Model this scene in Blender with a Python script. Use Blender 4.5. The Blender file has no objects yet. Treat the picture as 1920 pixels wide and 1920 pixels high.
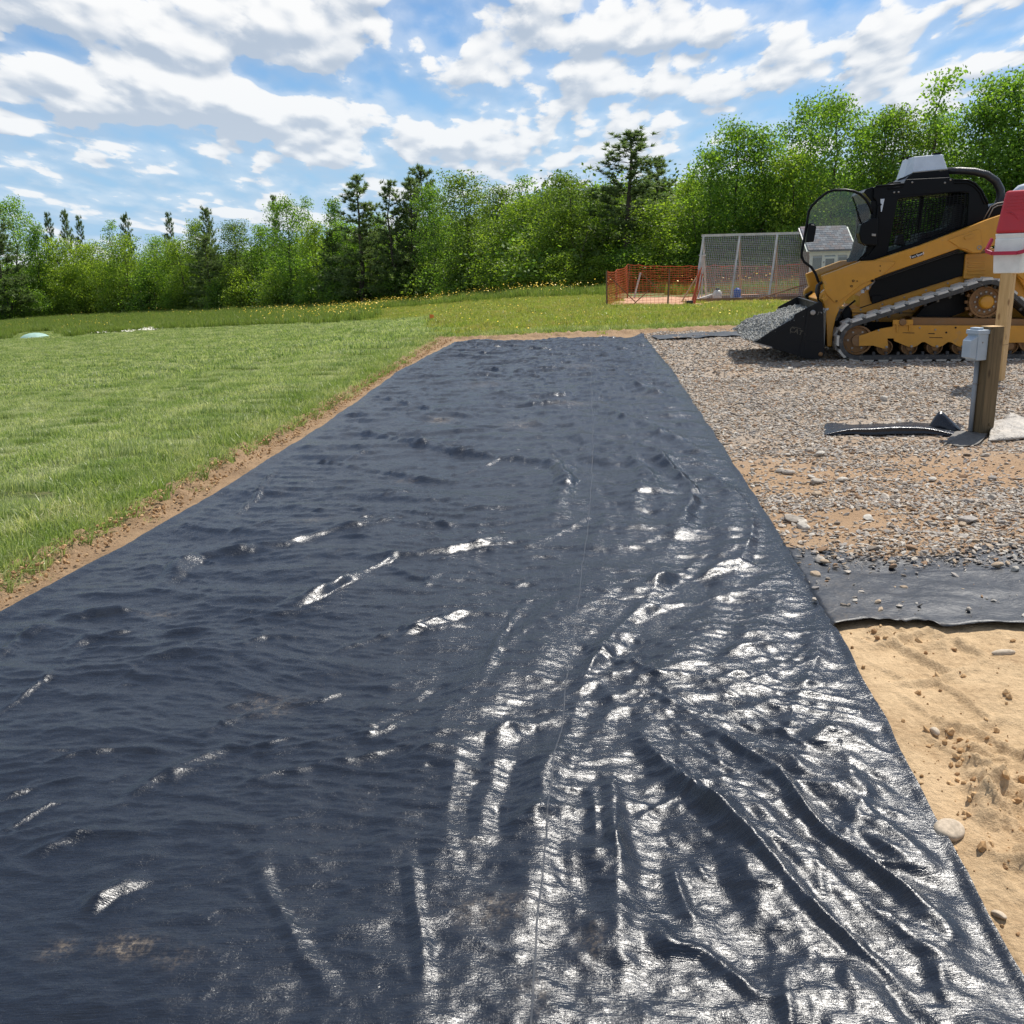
import bpy, bmesh, math, random
import numpy as np
from mathutils import Vector, Matrix, Euler
from mathutils.geometry import tessellate_polygon

random.seed(7)
rng = np.random.default_rng(7)
scene = bpy.context.scene
COL = scene.collection

# ------------------------------------------------------------------ camera
FPX, CAM_H = 1760.0, 1.32                 # focal length in pixels of a 1920 px frame, eye height in metres
PITCH, ROLL = math.radians(14.95), math.radians(-1.5)
cam_d = bpy.data.cameras.new('camera')
cam_d.sensor_width = 36.0
cam_d.lens = 36.0 * FPX / 1920.0
cam_d.clip_start, cam_d.clip_end = 0.05, 3000.0
cam = bpy.data.objects.new('camera', cam_d)
COL.objects.link(cam)
CAM_R = Matrix.Rotation(math.pi / 2 - PITCH, 3, 'X') @ Matrix.Rotation(ROLL, 3, 'Z')
cam.matrix_world = Matrix.Translation((0, 0, CAM_H)) @ CAM_R.to_4x4()
scene.camera = cam

# ------------------------------------------------------------------ light
SUN_AZ, SUN_EL = math.radians(42), math.radians(58)     # azimuth clockwise from +Y
w = bpy.data.worlds.new('World')
scene.world = w
w.use_nodes = True
sun_d = bpy.data.lights.new('sun', 'SUN')
sun_d.energy = 4.8
sun_d.angle = math.radians(0.55)
sun_d.color = (1.0, 0.95, 0.87)
sun = bpy.data.objects.new('sun', sun_d)
COL.objects.link(sun)
to_sun = Vector((math.sin(SUN_AZ) * math.cos(SUN_EL), math.cos(SUN_AZ) * math.cos(SUN_EL), math.sin(SUN_EL)))
sun.rotation_euler = to_sun.to_track_quat('Z', 'Y').to_euler()
sun.location = to_sun * 50
scene.view_settings.view_transform = 'Standard'
scene.view_settings.look = 'None'
scene.view_settings.gamma = 1.0
scene.view_settings.exposure = 0.38
scene.view_settings.use_curve_mapping = False
scene.render.engine = 'CYCLES'
scene.cycles.max_bounces = 6
scene.cycles.transparent_max_bounces = 16


# ------------------------------------------------------------------ node helpers
class NT:
    """Small helper that writes node trees as expressions."""
    def __init__(self, tree):
        self.t = tree
        self.n = tree.nodes
        self.l = tree.links

    def node(self, kind, **kw):
        nd = self.n.new(kind)
        for k, v in kw.items():
            setattr(nd, k, v)
        return nd

    def put(self, sock, v):
        if isinstance(v, bpy.types.NodeSocket):
            self.l.new(v, sock)
        elif v is not None:
            if hasattr(sock, 'default_value'):
                if sock.type == 'RGBA' and not isinstance(v, (int, float)) and len(v) == 3:
                    v = (*v, 1.0)
                sock.default_value = v

    def m(self, op, a, b=None, c=None, clamp=False):
        nd = self.node('ShaderNodeMath', operation=op, use_clamp=clamp)
        self.put(nd.inputs[0], a)
        self.put(nd.inputs[1], b)
        self.put(nd.inputs[2], c)
        return nd.outputs[0]

    def vm(self, op, a, b=None):
        nd = self.node('ShaderNodeVectorMath', operation=op)
        self.put(nd.inputs[0], a)
        self.put(nd.inputs[1], b)
        return nd.outputs[0]

    def xyz(self, x, y, z):
        nd = self.node('ShaderNodeCombineXYZ')
        for s, v in zip(nd.inputs, (x, y, z)):
            self.put(s, v)
        return nd.outputs[0]

    def sep(self, v):
        nd = self.node('ShaderNodeSeparateXYZ')
        self.put(nd.inputs[0], v)
        return nd.outputs

    def noise(self, vec, scale=1.0, detail=4.0, rough=0.5, distort=0.0, dims='3D'):
        nd = self.node('ShaderNodeTexNoise', noise_dimensions=dims)
        self.put(nd.inputs['Vector'], vec)
        self.put(nd.inputs['Scale'], scale)
        self.put(nd.inputs['Detail'], detail)
        self.put(nd.inputs['Roughness'], rough)
        self.put(nd.inputs['Distortion'], distort)
        return nd.outputs[0]

    def voro(self, vec, scale=1.0, feature='F1', out=0, rand=1.0):
        nd = self.node('ShaderNodeTexVoronoi', feature=feature)
        self.put(nd.inputs['Vector'], vec)
        self.put(nd.inputs['Scale'], scale)
        self.put(nd.inputs['Randomness'], rand)
        return nd.outputs[out]

    def ramp(self, v, lo, hi, a=0.0, b=1.0, smooth=True):
        nd = self.node('ShaderNodeMapRange', interpolation_type='SMOOTHSTEP' if smooth else 'LINEAR')
        self.put(nd.inputs[0], v)
        for i, x in zip((1, 2, 3, 4), (lo, hi, a, b)):
            self.put(nd.inputs[i], x)
        return nd.outputs[0]

    def mix(self, f, a, b, mode='MIX'):
        nd = self.node('ShaderNodeMix', data_type='RGBA', blend_type=mode)
        self.put(nd.inputs[0], f)
        self.put(nd.inputs[6], a)
        self.put(nd.inputs[7], b)
        return nd.outputs[2]

    def bump(self, h, strength=1.0, dist=0.01, normal=None):
        nd = self.node('ShaderNodeBump')
        self.put(nd.inputs['Strength'], strength)
        self.put(nd.inputs['Distance'], dist)
        self.put(nd.inputs['Height'], h)
        if normal is not None:
            self.put(nd.inputs['Normal'], normal)
        return nd.outputs[0]


def new_mat(name):
    m = bpy.data.materials.new(name)
    m.use_nodes = True
    m.node_tree.nodes.clear()
    t = NT(m.node_tree)
    out = t.node('ShaderNodeOutputMaterial')
    return m, t, out


def principled(name, col, rough=0.5, metal=0.0, spec=0.5, wear=None, bump=0.0, bscale=40.0, var=0.12, vscale=6.0, coat=0.0):
    """Paint, rubber, wood and so on with a little unevenness; wear = (colour, amount, scale) for dust and dirt of its own shape."""
    m, t, out = new_mat(name)
    b = t.node('ShaderNodeBsdfPrincipled')
    tc = t.node('ShaderNodeTexCoord').outputs['Object']
    n = t.noise(tc, vscale, 6, 0.6)
    f = t.ramp(n, 0.3, 0.7, 1.0 - var, 1.0 + var, smooth=False)
    c = t.mix(1.0, col, t.xyz(f, f, f), 'MULTIPLY')
    r = t.ramp(n, 0.3, 0.7, max(rough - 0.07, 0.02), min(rough + 0.1, 1.0))
    if wear:
        wm = t.ramp(t.noise(tc, wear[2], 8, 0.68, 0.4), 0.72 - wear[1] * 0.4, 0.95 - wear[1] * 0.3)
        c = t.mix(wm, c, wear[0])
        r = t.m('MAXIMUM', r, t.m('MULTIPLY', wm, 0.85))
    t.put(b.inputs['Base Color'], c)
    t.put(b.inputs['Roughness'], r)
    b.inputs['Metallic'].default_value = metal
    b.inputs['Specular IOR Level'].default_value = spec
    b.inputs['Coat Weight'].default_value = coat
    if bump:
        t.put(b.inputs['Normal'], t.bump(t.noise(tc, bscale, 5, 0.6), 1.0, bump))
    t.l.new(b.outputs[0], out.inputs[0])
    return m


# ------------------------------------------------------------------ object helpers
def tag(o, label=None, cat=None, group=None, kind=None):
    for k, v in (('label', label), ('category', cat), ('group', group), ('kind', kind)):
        if v:
            o[k] = v
    return o


def link(name, data, parent=None):
    o = bpy.data.objects.new(name, data)
    COL.objects.link(o)
    if parent is not None:
        o.parent = parent
    return o


def empty(name, label, cat, loc=(0, 0, 0), rz=0.0, group=None):
    o = link(name, None)
    o.empty_display_size = 0.2
    o.location = loc
    o.rotation_euler = (0, 0, rz)
    return tag(o, label, cat, group)


def np_mesh(name, verts, faces, mat=None, smooth=False, attrs=None):
    """verts (N,3); faces (M,3) or (M,4) int arrays."""
    me = bpy.data.meshes.new(name)
    verts = np.ascontiguousarray(verts, dtype=np.float32)
    faces = np.ascontiguousarray(faces, dtype=np.int32)
    k = faces.shape[1]
    me.vertices.add(len(verts))
    me.vertices.foreach_set('co', verts.ravel())
    me.loops.add(faces.size)
    me.loops.foreach_set('vertex_index', faces.ravel())
    me.polygons.add(len(faces))
    me.polygons.foreach_set('loop_start', np.arange(0, faces.size, k, dtype=np.int32))
    me.polygons.foreach_set('use_smooth', np.full(len(faces), smooth, dtype=bool))
    if attrs:
        for an, arr in attrs.items():
            a = me.attributes.new(an, 'FLOAT', 'POINT')
            a.data.foreach_set('value', np.ascontiguousarray(arr, dtype=np.float32))
    me.update(calc_edges=True)
    if mat:
        me.materials.append(mat)
    return me


class MB:
    """Collects simple solids and links them as one mesh object."""
    def __init__(self):
        self.v, self.f = [], []

    def add(self, vs, fs):
        o = len(self.v)
        self.v += [tuple(p) for p in vs]
        self.f += [tuple(i + o for i in f) for f in fs]
        return self

    def hexa(self, p):
        """eight points: bottom ring 0-3, top ring 4-7"""
        return self.add(p, [(3, 2, 1, 0), (4, 5, 6, 7), (0, 1, 5, 4), (1, 2, 6, 5), (2, 3, 7, 6), (3, 0, 4, 7)])

    def box(self, c, s, rot=None):
        hx, hy, hz = s[0] / 2, s[1] / 2, s[2] / 2
        p = [Vector(q) for q in ((-hx, -hy, -hz), (hx, -hy, -hz), (hx, hy, -hz), (-hx, hy, -hz), (-hx, -hy, hz), (hx, -hy, hz), (hx, hy, hz), (-hx, hy, hz))]
        if rot is not None:
            p = [rot @ q for q in p]
        return self.hexa([q + Vector(c) for q in p])

    def bar(self, a, b, wd, th=None, up=(0, 0, 1)):
        """square bar from a to b"""
        a, b = Vector(a), Vector(b)
        th = th or wd
        d = (b - a).normalized()
        s = d.cross(Vector(up))
        if s.length < 1e-4:
            s = d.cross(Vector((1, 0, 0)))
        s.normalize()
        u = s.cross(d)
        s, u = s * wd / 2, u * th / 2
        return self.hexa([a - s - u, a + s - u, a + s + u, a - s + u, b - s - u, b + s - u, b + s + u, b - s + u])

    def tube(self, pts, r, n=8, closed=False):
        pts = [Vector(p) for p in pts]
        rs = r if isinstance(r, (list, tuple)) else [r] * len(pts)
        rings, prev = [], None
        L = len(pts)
        for i, p in enumerate(pts):
            if closed:
                d = (pts[(i + 1) % L] - pts[i - 1]).normalized()
            else:
                d = (pts[min(i + 1, L - 1)] - pts[max(i - 1, 0)]).normalized()
            if prev is None:
                s = d.cross(Vector((0, 0, 1)))
                if s.length < 1e-3:
                    s = d.cross(Vector((1, 0, 0)))
                s.normalize()
            else:
                s = (prev - d * prev.dot(d)).normalized()
            prev = s
            u = d.cross(s)
            rings.append([p + (s * math.cos(2 * math.pi * k / n) + u * math.sin(2 * math.pi * k / n)) * rs[i] for k in range(n)])
        vs = [q for g in rings for q in g]
        fs = []
        for i in range(L if closed else L - 1):
            j = (i + 1) % L
            for k in range(n):
                fs.append((i * n + k, i * n + (k + 1) % n, j * n + (k + 1) % n, j * n + k))
        if not closed:
            fs.append(tuple(reversed(range(n))))
            fs.append(tuple((L - 1) * n + k for k in range(n)))
        return self.add(vs, fs)

    def prism(self, poly, d0, d1, to):
        """poly: list of 2D points; to(u, v, d) gives the 3D point; extruded from depth d0 to d1."""
        n = len(poly)
        tris = tessellate_polygon([[Vector((p[0], p[1], 0)) for p in poly]])
        vs = [to(p[0], p[1], d0) for p in poly] + [to(p[0], p[1], d1) for p in poly]
        fs = [tuple(t) for t in tris] + [tuple(i + n for i in reversed(t)) for t in tris]
        fs += [(i, (i + 1) % n, n + (i + 1) % n, n + i) for i in range(n)]
        return self.add(vs, fs)

    def lathe(self, prof, c, n=24, axis='Z'):
        """prof: list of (radius, height) along the axis"""
        c = Vector(c)
        def P(r, h, a):
            x, y = r * math.cos(a), r * math.sin(a)
            return c + (Vector((x, y, h)) if axis == 'Z' else Vector((x, h, y)))
        vs = [P(r, h, 2 * math.pi * k / n) for r, h in prof for k in range(n)]
        fs = []
        for i in range(len(prof) - 1):
            for k in range(n):
                fs.append((i * n + k, i * n + (k + 1) % n, (i + 1) * n + (k + 1) % n, (i + 1) * n + k))
        fs.append(tuple(reversed(range(n))))
        fs.append(tuple((len(prof) - 1) * n + k for k in range(n)))
        return self.add(vs, fs)

    def mesh(self, name, mat, smooth=False):
        me = bpy.data.meshes.new(name)
        me.from_pydata([tuple(p) for p in self.v], [], self.f)
        bm = bmesh.new()
        bm.from_mesh(me)
        bmesh.ops.recalc_face_normals(bm, faces=bm.faces)
        bm.to_mesh(me)
        bm.free()
        if smooth:
            me.polygons.foreach_set('use_smooth', [True] * len(me.polygons))
        me.update()
        me.materials.append(mat)
        return me

    def build(self, name, mat, parent=None, smooth=False, bevel=0.0, seg=2, angle=35):
        o = link(name, self.mesh(name, mat, smooth), parent)
        if bevel:
            b = o.modifiers.new('bevel', 'BEVEL')
            b.width, b.segments, b.limit_method, b.angle_limit = bevel, seg, 'ANGLE', math.radians(angle)
            b.harden_normals = False
        return o


def wood(name, c0, c1, rough=0.75, axis='Z', dark=(0.10, 0.08, 0.05), wear=0.3):
    m, t, out = new_mat(name)
    b = t.node('ShaderNodeBsdfPrincipled')
    tc = t.node('ShaderNodeTexCoord').outputs['Object']
    x, y, z = t.sep(tc)
    g = t.noise(t.xyz(t.m('MULTIPLY', x, 90.0), t.m('MULTIPLY', y, 90.0), t.m('MULTIPLY', z, 2.2)), 1.0, 5, 0.6, 0.6)
    g2 = t.noise(t.xyz(t.m('MULTIPLY', x, 22.0), t.m('MULTIPLY', y, 22.0), t.m('MULTIPLY', z, 1.1)), 1.0, 4, 0.6, 1.2)
    c = t.mix(t.ramp(t.m('ADD', t.m('MULTIPLY', g, 0.5), t.m('MULTIPLY', g2, 0.5)), 0.34, 0.66), c0, c1)
    c = t.mix(t.m('MULTIPLY', t.ramp(t.noise(tc, 6, 7, 0.7), 0.55, 0.8), wear), c, dark)
    kn = t.voro(t.xyz(t.m('MULTIPLY', x, 9.0), t.m('MULTIPLY', y, 9.0), t.m('MULTIPLY', z, 3.4)), 1.0)
    c = t.mix(t.ramp(kn, 0.05, 0.16, 0.75, 0.0), c, (c0[0] * 0.4, c0[1] * 0.32, c0[2] * 0.3))
    t.put(b.inputs['Base Color'], c)
    b.inputs['Roughness'].default_value = rough
    b.inputs['Specular IOR Level'].default_value = 0.3
    t.put(b.inputs['Normal'], t.bump(g, 0.8, 0.002))
    t.l.new(b.outputs[0], out.inputs[0])
    return m


def scatter(name, pts, rots, scl, pid, protos, label, cat, kind='stuff'):
    """Countless small pieces (blades, pebbles): instances on the points of one mesh."""
    me = bpy.data.meshes.new(name)
    n = len(pts)
    me.vertices.add(n)
    me.vertices.foreach_set('co', np.ascontiguousarray(pts, dtype=np.float32).ravel())
    for an, tp, arr in (('rot', 'FLOAT_VECTOR', rots), ('scl', 'FLOAT_VECTOR', scl)):
        a = me.attributes.new(an, tp, 'POINT')
        a.data.foreach_set('vector', np.ascontiguousarray(arr, dtype=np.float32).ravel())
    a = me.attributes.new('pid', 'INT', 'POINT')
    a.data.foreach_set('value', np.ascontiguousarray(pid, dtype=np.int32))
    o = link(name, me)
    g = bpy.data.node_groups.new(name, 'GeometryNodeTree')
    g.interface.new_socket('Geometry', in_out='INPUT', socket_type='NodeSocketGeometry')
    g.interface.new_socket('Geometry', in_out='OUTPUT', socket_type='NodeSocketGeometry')
    N, L = g.nodes, g.links
    gi, go = N.new('NodeGroupInput'), N.new('NodeGroupOutput')
    def attr(nm, tp):
        a = N.new('GeometryNodeInputNamedAttribute')
        a.data_type = tp
        a.inputs['Name'].default_value = nm
        return a.outputs[0]
    rot, sc, pd = attr('rot', 'FLOAT_VECTOR'), attr('scl', 'FLOAT_VECTOR'), attr('pid', 'INT')
    e2r = N.new('FunctionNodeEulerToRotation')
    L.new(rot, e2r.inputs[0])
    join = N.new('GeometryNodeJoinGeometry')
    for k, p in enumerate(protos):
        oi = N.new('GeometryNodeObjectInfo')
        oi.inputs['Object'].default_value = p
        cmp = N.new('FunctionNodeCompare')
        cmp.data_type, cmp.operation = 'INT', 'EQUAL'
        ii = [s for s in cmp.inputs if s.type == 'INT']
        L.new(pd, ii[0])
        ii[1].default_value = k
        ip = N.new('GeometryNodeInstanceOnPoints')
        L.new(gi.outputs[0], ip.inputs['Points'])
        L.new(cmp.outputs[0], ip.inputs['Selection'])
        L.new(oi.outputs['Geometry'], ip.inputs['Instance'])
        L.new(e2r.outputs[0], ip.inputs['Rotation'])
        L.new(sc, ip.inputs['Scale'])
        L.new(ip.outputs[0], join.inputs[0])
    L.new(join.outputs[0], go.inputs[0])
    md = o.modifiers.new('scatter', 'NODES')
    md.node_group = g
    return tag(o, label, cat, kind=kind)


# ------------------------------------------------------------------ noise in numpy
_perm = rng.permutation(4096)
_ga = rng.random(4096) * 2 * np.pi


def perlin(x, y, seed=0):
    x = np.asarray(x, dtype=np.float64) + seed * 17.31
    y = np.asarray(y, dtype=np.float64) + seed * 9.17
    xi, yi = np.floor(x).astype(np.int64), np.floor(y).astype(np.int64)
    xf, yf = x - xi, y - yi
    def g(ix, iy, fx, fy):
        a = _ga[_perm[(_perm[ix & 4095] + iy) & 4095]]
        return np.cos(a) * fx + np.sin(a) * fy
    u = xf * xf * xf * (xf * (xf * 6 - 15) + 10)
    v = yf * yf * yf * (yf * (yf * 6 - 15) + 10)
    a = g(xi, yi, xf, yf) * (1 - u) + g(xi + 1, yi, xf - 1, yf) * u
    b = g(xi, yi + 1, xf, yf - 1) * (1 - u) + g(xi + 1, yi + 1, xf - 1, yf - 1) * u
    return (a * (1 - v) + b * v) * 1.5


def fbm(x, y, octv=4, seed=0, gain=0.5):
    s, a, k = 0.0, 1.0, 1.0
    for i in range(octv):
        s = s + a * perlin(x * k, y * k, seed + i * 3)
        a *= gain
        k *= 2.03
    return s


def sstep(a, b, x):
    t = np.clip((np.asarray(x, dtype=np.float64) - a) / (b - a), 0, 1)
    return t * t * (3 - 2 * t)


# ------------------------------------------------------------------ terrain heights and lines of sight
def z_field(x, y):
    """The field falls away gently to the far left."""
    u = np.maximum(-np.asarray(x, dtype=np.float64) + 0.15 * (np.asarray(y, dtype=np.float64) - 25), 0)
    u = u * u / (u + 1.5)
    return -1.3 * (1 - np.exp(-u / 12)) - 0.025 * u


def z_pad(x, y):
    """The graded strip dips a little towards the camera on its right side."""
    return -0.055 * (1 - sstep(1.35, 2.75, y)) * sstep(-0.6, 0.6, x) * 1.0 - 0.03 * (1 - sstep(0.8, 2.2, y))


def ray(px, py):
    d = CAM_R @ Vector(((px - 960) / FPX, (960 - py) / FPX, -1.0))
    return d.normalized()


def on(px, py, zf=None, z=0.0):
    """Ground point seen at a pixel of the 1920 px photograph."""
    d = ray(px, py)
    zz = z
    for _ in range(40):
        t = (zz - CAM_H) / d.z
        if t < 0 or t > 400:
            t = 400
        p = Vector((0, 0, CAM_H)) + d * t
        if zf is None:
            break
        zz = 0.5 * zz + 0.5 * (float(zf(p.x, p.y)) + z)
    return p


def at_depth(px, py, Y):
    d = ray(px, py)
    return Vector((0, 0, CAM_H)) + d * (Y / d.y)


def pix(p):
    q = CAM_R.transposed() @ (Vector(p) - Vector((0, 0, CAM_H)))
    return 960 + FPX * q.x / -q.z, 960 - FPX * q.y / -q.z
# ------------------------------------------------------------------ sky: daylight with fair-weather cumulus
def build_sky():
    nt = w.node_tree
    nt.nodes.clear()
    t = NT(nt)
    out = t.node('ShaderNodeOutputWorld')
    bg = t.node('ShaderNodeBackground')
    sky = t.node('ShaderNodeTexSky', sky_type='NISHITA')
    sky.sun_disc = False
    sky.sun_elevation, sky.sun_rotation = SUN_EL, SUN_AZ
    sky.air_density, sky.dust_density, sky.ozone_density = 1.0, 0.5, 2.5
    d = t.node('ShaderNodeTexCoord').outputs['Generated']
    x, y, z = t.sep(d)

    # density of the cloud field for a direction, as a node group so that it can be asked more than once
    g = bpy.data.node_groups.new('cloud_density', 'ShaderNodeTree')
    g.interface.new_socket('Dir', in_out='INPUT', socket_type='NodeSocketVector')
    g.interface.new_socket('D', in_out='OUTPUT', socket_type='NodeSocketFloat')
    g.interface.new_socket('Soft', in_out='OUTPUT', socket_type='NodeSocketFloat')
    q = NT(g)
    gi, go = q.node('NodeGroupInput'), q.node('NodeGroupOutput')
    gx, gy, gz = q.sep(gi.outputs[0])
    s = q.m('DIVIDE', 1.0, q.m('ADD', q.m('MAXIMUM', gz, 0.0), 0.20))
    P = q.xyz(q.m('MULTIPLY', gx, s), q.m('MULTIPLY', q.m('MULTIPLY', gy, s), 0.35), q.m('MULTIPLY', q.m('MULTIPLY', gz, s), 2.6))
    big = q.noise(P, 2.0, 2.0, 0.5, 0.2)
    mid = q.noise(P, 4.8, 3.0, 0.5, 0.1)
    fine = q.noise(q.vm('ADD', P, (5.2, 1.3, 8.8)), 11.0, 8.0, 0.58, 0.15)
    wob = q.vm('ADD', P, q.xyz(q.m('MULTIPLY', q.m('SUBTRACT', fine, 0.5), 0.10), 0.0, q.m('MULTIPLY', q.m('SUBTRACT', mid, 0.5), 0.10)))
    puff = q.m('SUBTRACT', 1.0, q.m('ADD', q.m('MULTIPLY', q.voro(wob, 8.0, 'SMOOTH_F1'), 0.62), q.m('MULTIPLY', q.voro(wob, 19.0, 'SMOOTH_F1'), 0.38)))
    soft = q.m('ADD', q.m('MULTIPLY', big, 0.50), q.m('MULTIPLY', mid, 0.50))
    az = q.m('ARCTAN2', gx, gy)
    el = q.m('ARCSINE', gz)
    # where the large clouds and the open blue stand: (photo px, py, half width, half height, strength)
    spots = [(120, 190, 120, 45, .10), (250, 150, 180, 62, .13), (420, 200, 180, 45, .10), (600, 60, 120, 42, .16), (330, 22, 260, 34, .15), (540, 225, 130, 26, .08), (1000, 70, 85, 50, .13),
             (860, 120, 110, 40, .08), (1210, 50, 110, 52, .15), (1400, 40, 120, 36, .10), (1600, 50, 130, 40, .10), (1400, 160, 240, 26, .08), (1760, 110, 160, 40, .05), (1150, 205, 160, 26, .06), (960, 160, 140, 28, .07), (1330, 92, 300, 9, -.06), (1300, 200, 300, 8, -.05),
             (800, 265, 180, 24, .09), (1150, 310, 260, 40, .06), (350, 285, 220, 20, .05), (30, 235, 60, 24, .09), (80, 300, 70, 16, .08), (750, 225, 80, 14, .07), (60, 70, 90, 34, -.10),
             (740, 20, 70, 40, -.16), (830, 75, 60, 40, -.14), (490, 135, 50, 20, -.08), (720, 165, 120, 36, -.15), (560, 170, 80, 16, -.08), (1290, 100, 60, 20, -.04), (1080, 108, 50, 14, -.10), (1100, 190, 80, 14, -.08),
             (140, 255, 70, 20, -.09), (100, 345, 120, 30, -.06), (280, 250, 60, 14, -.06)]
    for (sx, sy, hw, hh, k) in spots:
        v = ray(sx, sy)
        a0, e0 = math.atan2(v.x, v.y), math.asin(v.z)
        da = q.m('DIVIDE', q.m('SUBTRACT', az, a0), hw / FPX)
        de = q.m('DIVIDE', q.m('SUBTRACT', el, e0), hh / FPX)
        r2 = q.m('ADD', q.m('MULTIPLY', da, da), q.m('MULTIPLY', de, de))
        soft = q.m('ADD', soft, q.m('MULTIPLY', q.m('EXPONENT', q.m('MULTIPLY', r2, -0.8)), k))
    soft = q.m('ADD', soft, q.m('MULTIPLY', q.m('SUBTRACT', puff, 0.62), 0.42))
    dens = q.m('ADD', soft, q.m('MULTIPLY', q.m('SUBTRACT', fine, 0.5), 0.34))
    q.l.new(dens, go.inputs[0])
    q.l.new(q.m('ADD', soft, q.m('MULTIPLY', q.m('SUBTRACT', fine, 0.5), 0.20)), go.inputs[1])

    def density(v):
        nd = t.node('ShaderNodeGroup')
        nd.node_tree = g
        t.put(nd.inputs[0], v)
        return nd.outputs
    up = t.vm('NORMALIZE', t.vm('ADD', d, (0.006, 0, 0.013)))
    D0, D1 = density(d), density(up)
    TH = 0.494
    dn = D0[0]
    alpha = t.ramp(dn, TH - 0.015, TH + 0.060)
    veil = t.m('MULTIPLY', t.ramp(dn, TH - 0.20, TH + 0.03), 0.36)
    alpha = t.m('MAXIMUM', alpha, veil)
    # shade: cloud that has more cloud above it lies in its own shadow
    grad = t.m('SUBTRACT', D1[1], D0[1])
    depth = t.m('MAXIMUM', t.m('SUBTRACT', D1[1], TH + 0.03), 0.0)
    over = t.m('ADD', t.m('MULTIPLY', grad, 4.4), t.m('MULTIPLY', depth, 1.1))
    over = t.m('SUBTRACT', over, t.m('MULTIPLY', t.m('SUBTRACT', dn, D0[1]), 1.8))
    lit = t.m('SUBTRACT', 1.0, t.ramp(over, -0.42, 0.66, 0.0, 1.0), clamp=True)
    ccol = t.mix(lit, (3.8, 4.5, 5.5), (7.9, 7.95, 8.0))
    haze = t.ramp(z, 0.0, 0.26, 0.90, 0.0)
    base = t.mix(1.0, sky.outputs[0], SKY_TINT, 'MULTIPLY')
    c = t.mix(haze, base, (3.2, 5.0, 7.1))
    ccol = t.mix(t.m('MULTIPLY', haze, 0.5), ccol, (5.9, 6.6, 7.3))
    c = t.mix(alpha, c, ccol)
    t.put(bg.inputs['Color'], c)
    bg.inputs['Strength'].default_value = 0.095
    t.l.new(bg.outputs[0], out.inputs[0])
    w.cycles.sampling_method = 'MANUAL'
    w.cycles.sample_map_resolution = 512


SKY_TINT = (0.56, 0.79, 0.98)
build_sky()
# ------------------------------------------------------------------ lines on the ground, read from the photograph once and kept in metres
def np_pix(P):
    P = np.asarray(P, dtype=np.float64) - np.array([0, 0, CAM_H])
    q = P @ np.array(CAM_R)
    zz = np.minimum(q[:, 2], -1e-3)
    return 960 + FPX * q[:, 0] / -zz, 960 - FPX * q[:, 1] / -zz


def gline(pts, zf=z_pad):
    return np.array([tuple(on(a, b, zf)) for a, b in pts])


L_EDGE = gline([(0, 1164), (230, 1030), (450, 906), (600, 808), (745, 702), (852, 644)])
R_EDGE = gline([(1920, 1847), (1867, 1754), (1813, 1654), (1751, 1546), (1705, 1450), (1655, 1361), (1601, 1272), (1557, 1182), (1522, 1121), (1476, 1037), (1441, 974), (1400, 909),
                (1320, 790), (1293, 752), (1266, 703), (1208, 633)])
G_EDGE = gline([(-60, 1130), (0, 1098), (103, 1037), (300, 934), (422, 864), (562, 794), (703, 709), (822, 638)])


def along(line, y):
    """x of a roughly lengthwise line at y, continued straight beyond its ends"""
    y = np.asarray(y, dtype=np.float64)
    o = np.argsort(line[:, 1])
    X, Y = line[o, 0], line[o, 1]
    r = np.interp(y, Y, X)
    k0 = (X[1] - X[0]) / (Y[1] - Y[0])
    k1 = (X[-1] - X[-3]) / (Y[-1] - Y[-3])
    r = np.where(y < Y[0], X[0] + k0 * (y - Y[0]), r)
    return np.where(y > Y[-1], X[-1] + k1 * (y - Y[-1]), r)


# smooth the traced edges so that they read as one sheet's edge
def refit(line, keep):
    c = np.polyfit(line[:, 1], line[:, 0], 3)
    xs = np.polyval(c, line[:, 1])
    line = line.copy()
    line[:, 0] = xs * (1 - keep) + line[:, 0] * keep
    return line


L_EDGE, R_EDGE = refit(L_EDGE, 0.4), refit(R_EDGE, 0.5)
FAR_L, FAR_R = on(852, 644), on(1208, 633)
Y_FAR = 0.5 * (FAR_L.y + FAR_R.y)
BORDER = gline([(822, 638), (960, 631), (1100, 627), (1250, 620), (1390, 613)])     # where the grass begins beyond the strip
kb = np.polyfit(BORDER[:, 0], BORDER[:, 1], 1)


def y_border(x):
    return np.polyval(kb, np.asarray(x, dtype=np.float64)) + 0.12 * perlin(np.asarray(x) * 1.1, np.asarray(x) * 0.0, 5)


def pad_dist(x, y):
    """> 0 on the bare strip and gravel, < 0 on the grass (roughly metres)"""
    d1 = x - along(G_EDGE, y)
    d2 = y_border(x) - y
    return np.minimum(d1, d2)


def soil_noise(x, y):
    n = 0.018 * fbm(x * 0.9, y * 0.9, 3, 1) + 0.006 * fbm(x * 5, y * 5, 4, 2)
    return n


def z_soil(x, y):
    x, y = np.asarray(x, dtype=np.float64), np.asarray(y, dtype=np.float64)
    d = x - along(R_EDGE, y)
    return z_pad(x, y) + soil_noise(x, y) * sstep(0.0, 0.3, d) - 0.02 * (1 - sstep(-0.12, 0.05, d))


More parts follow.
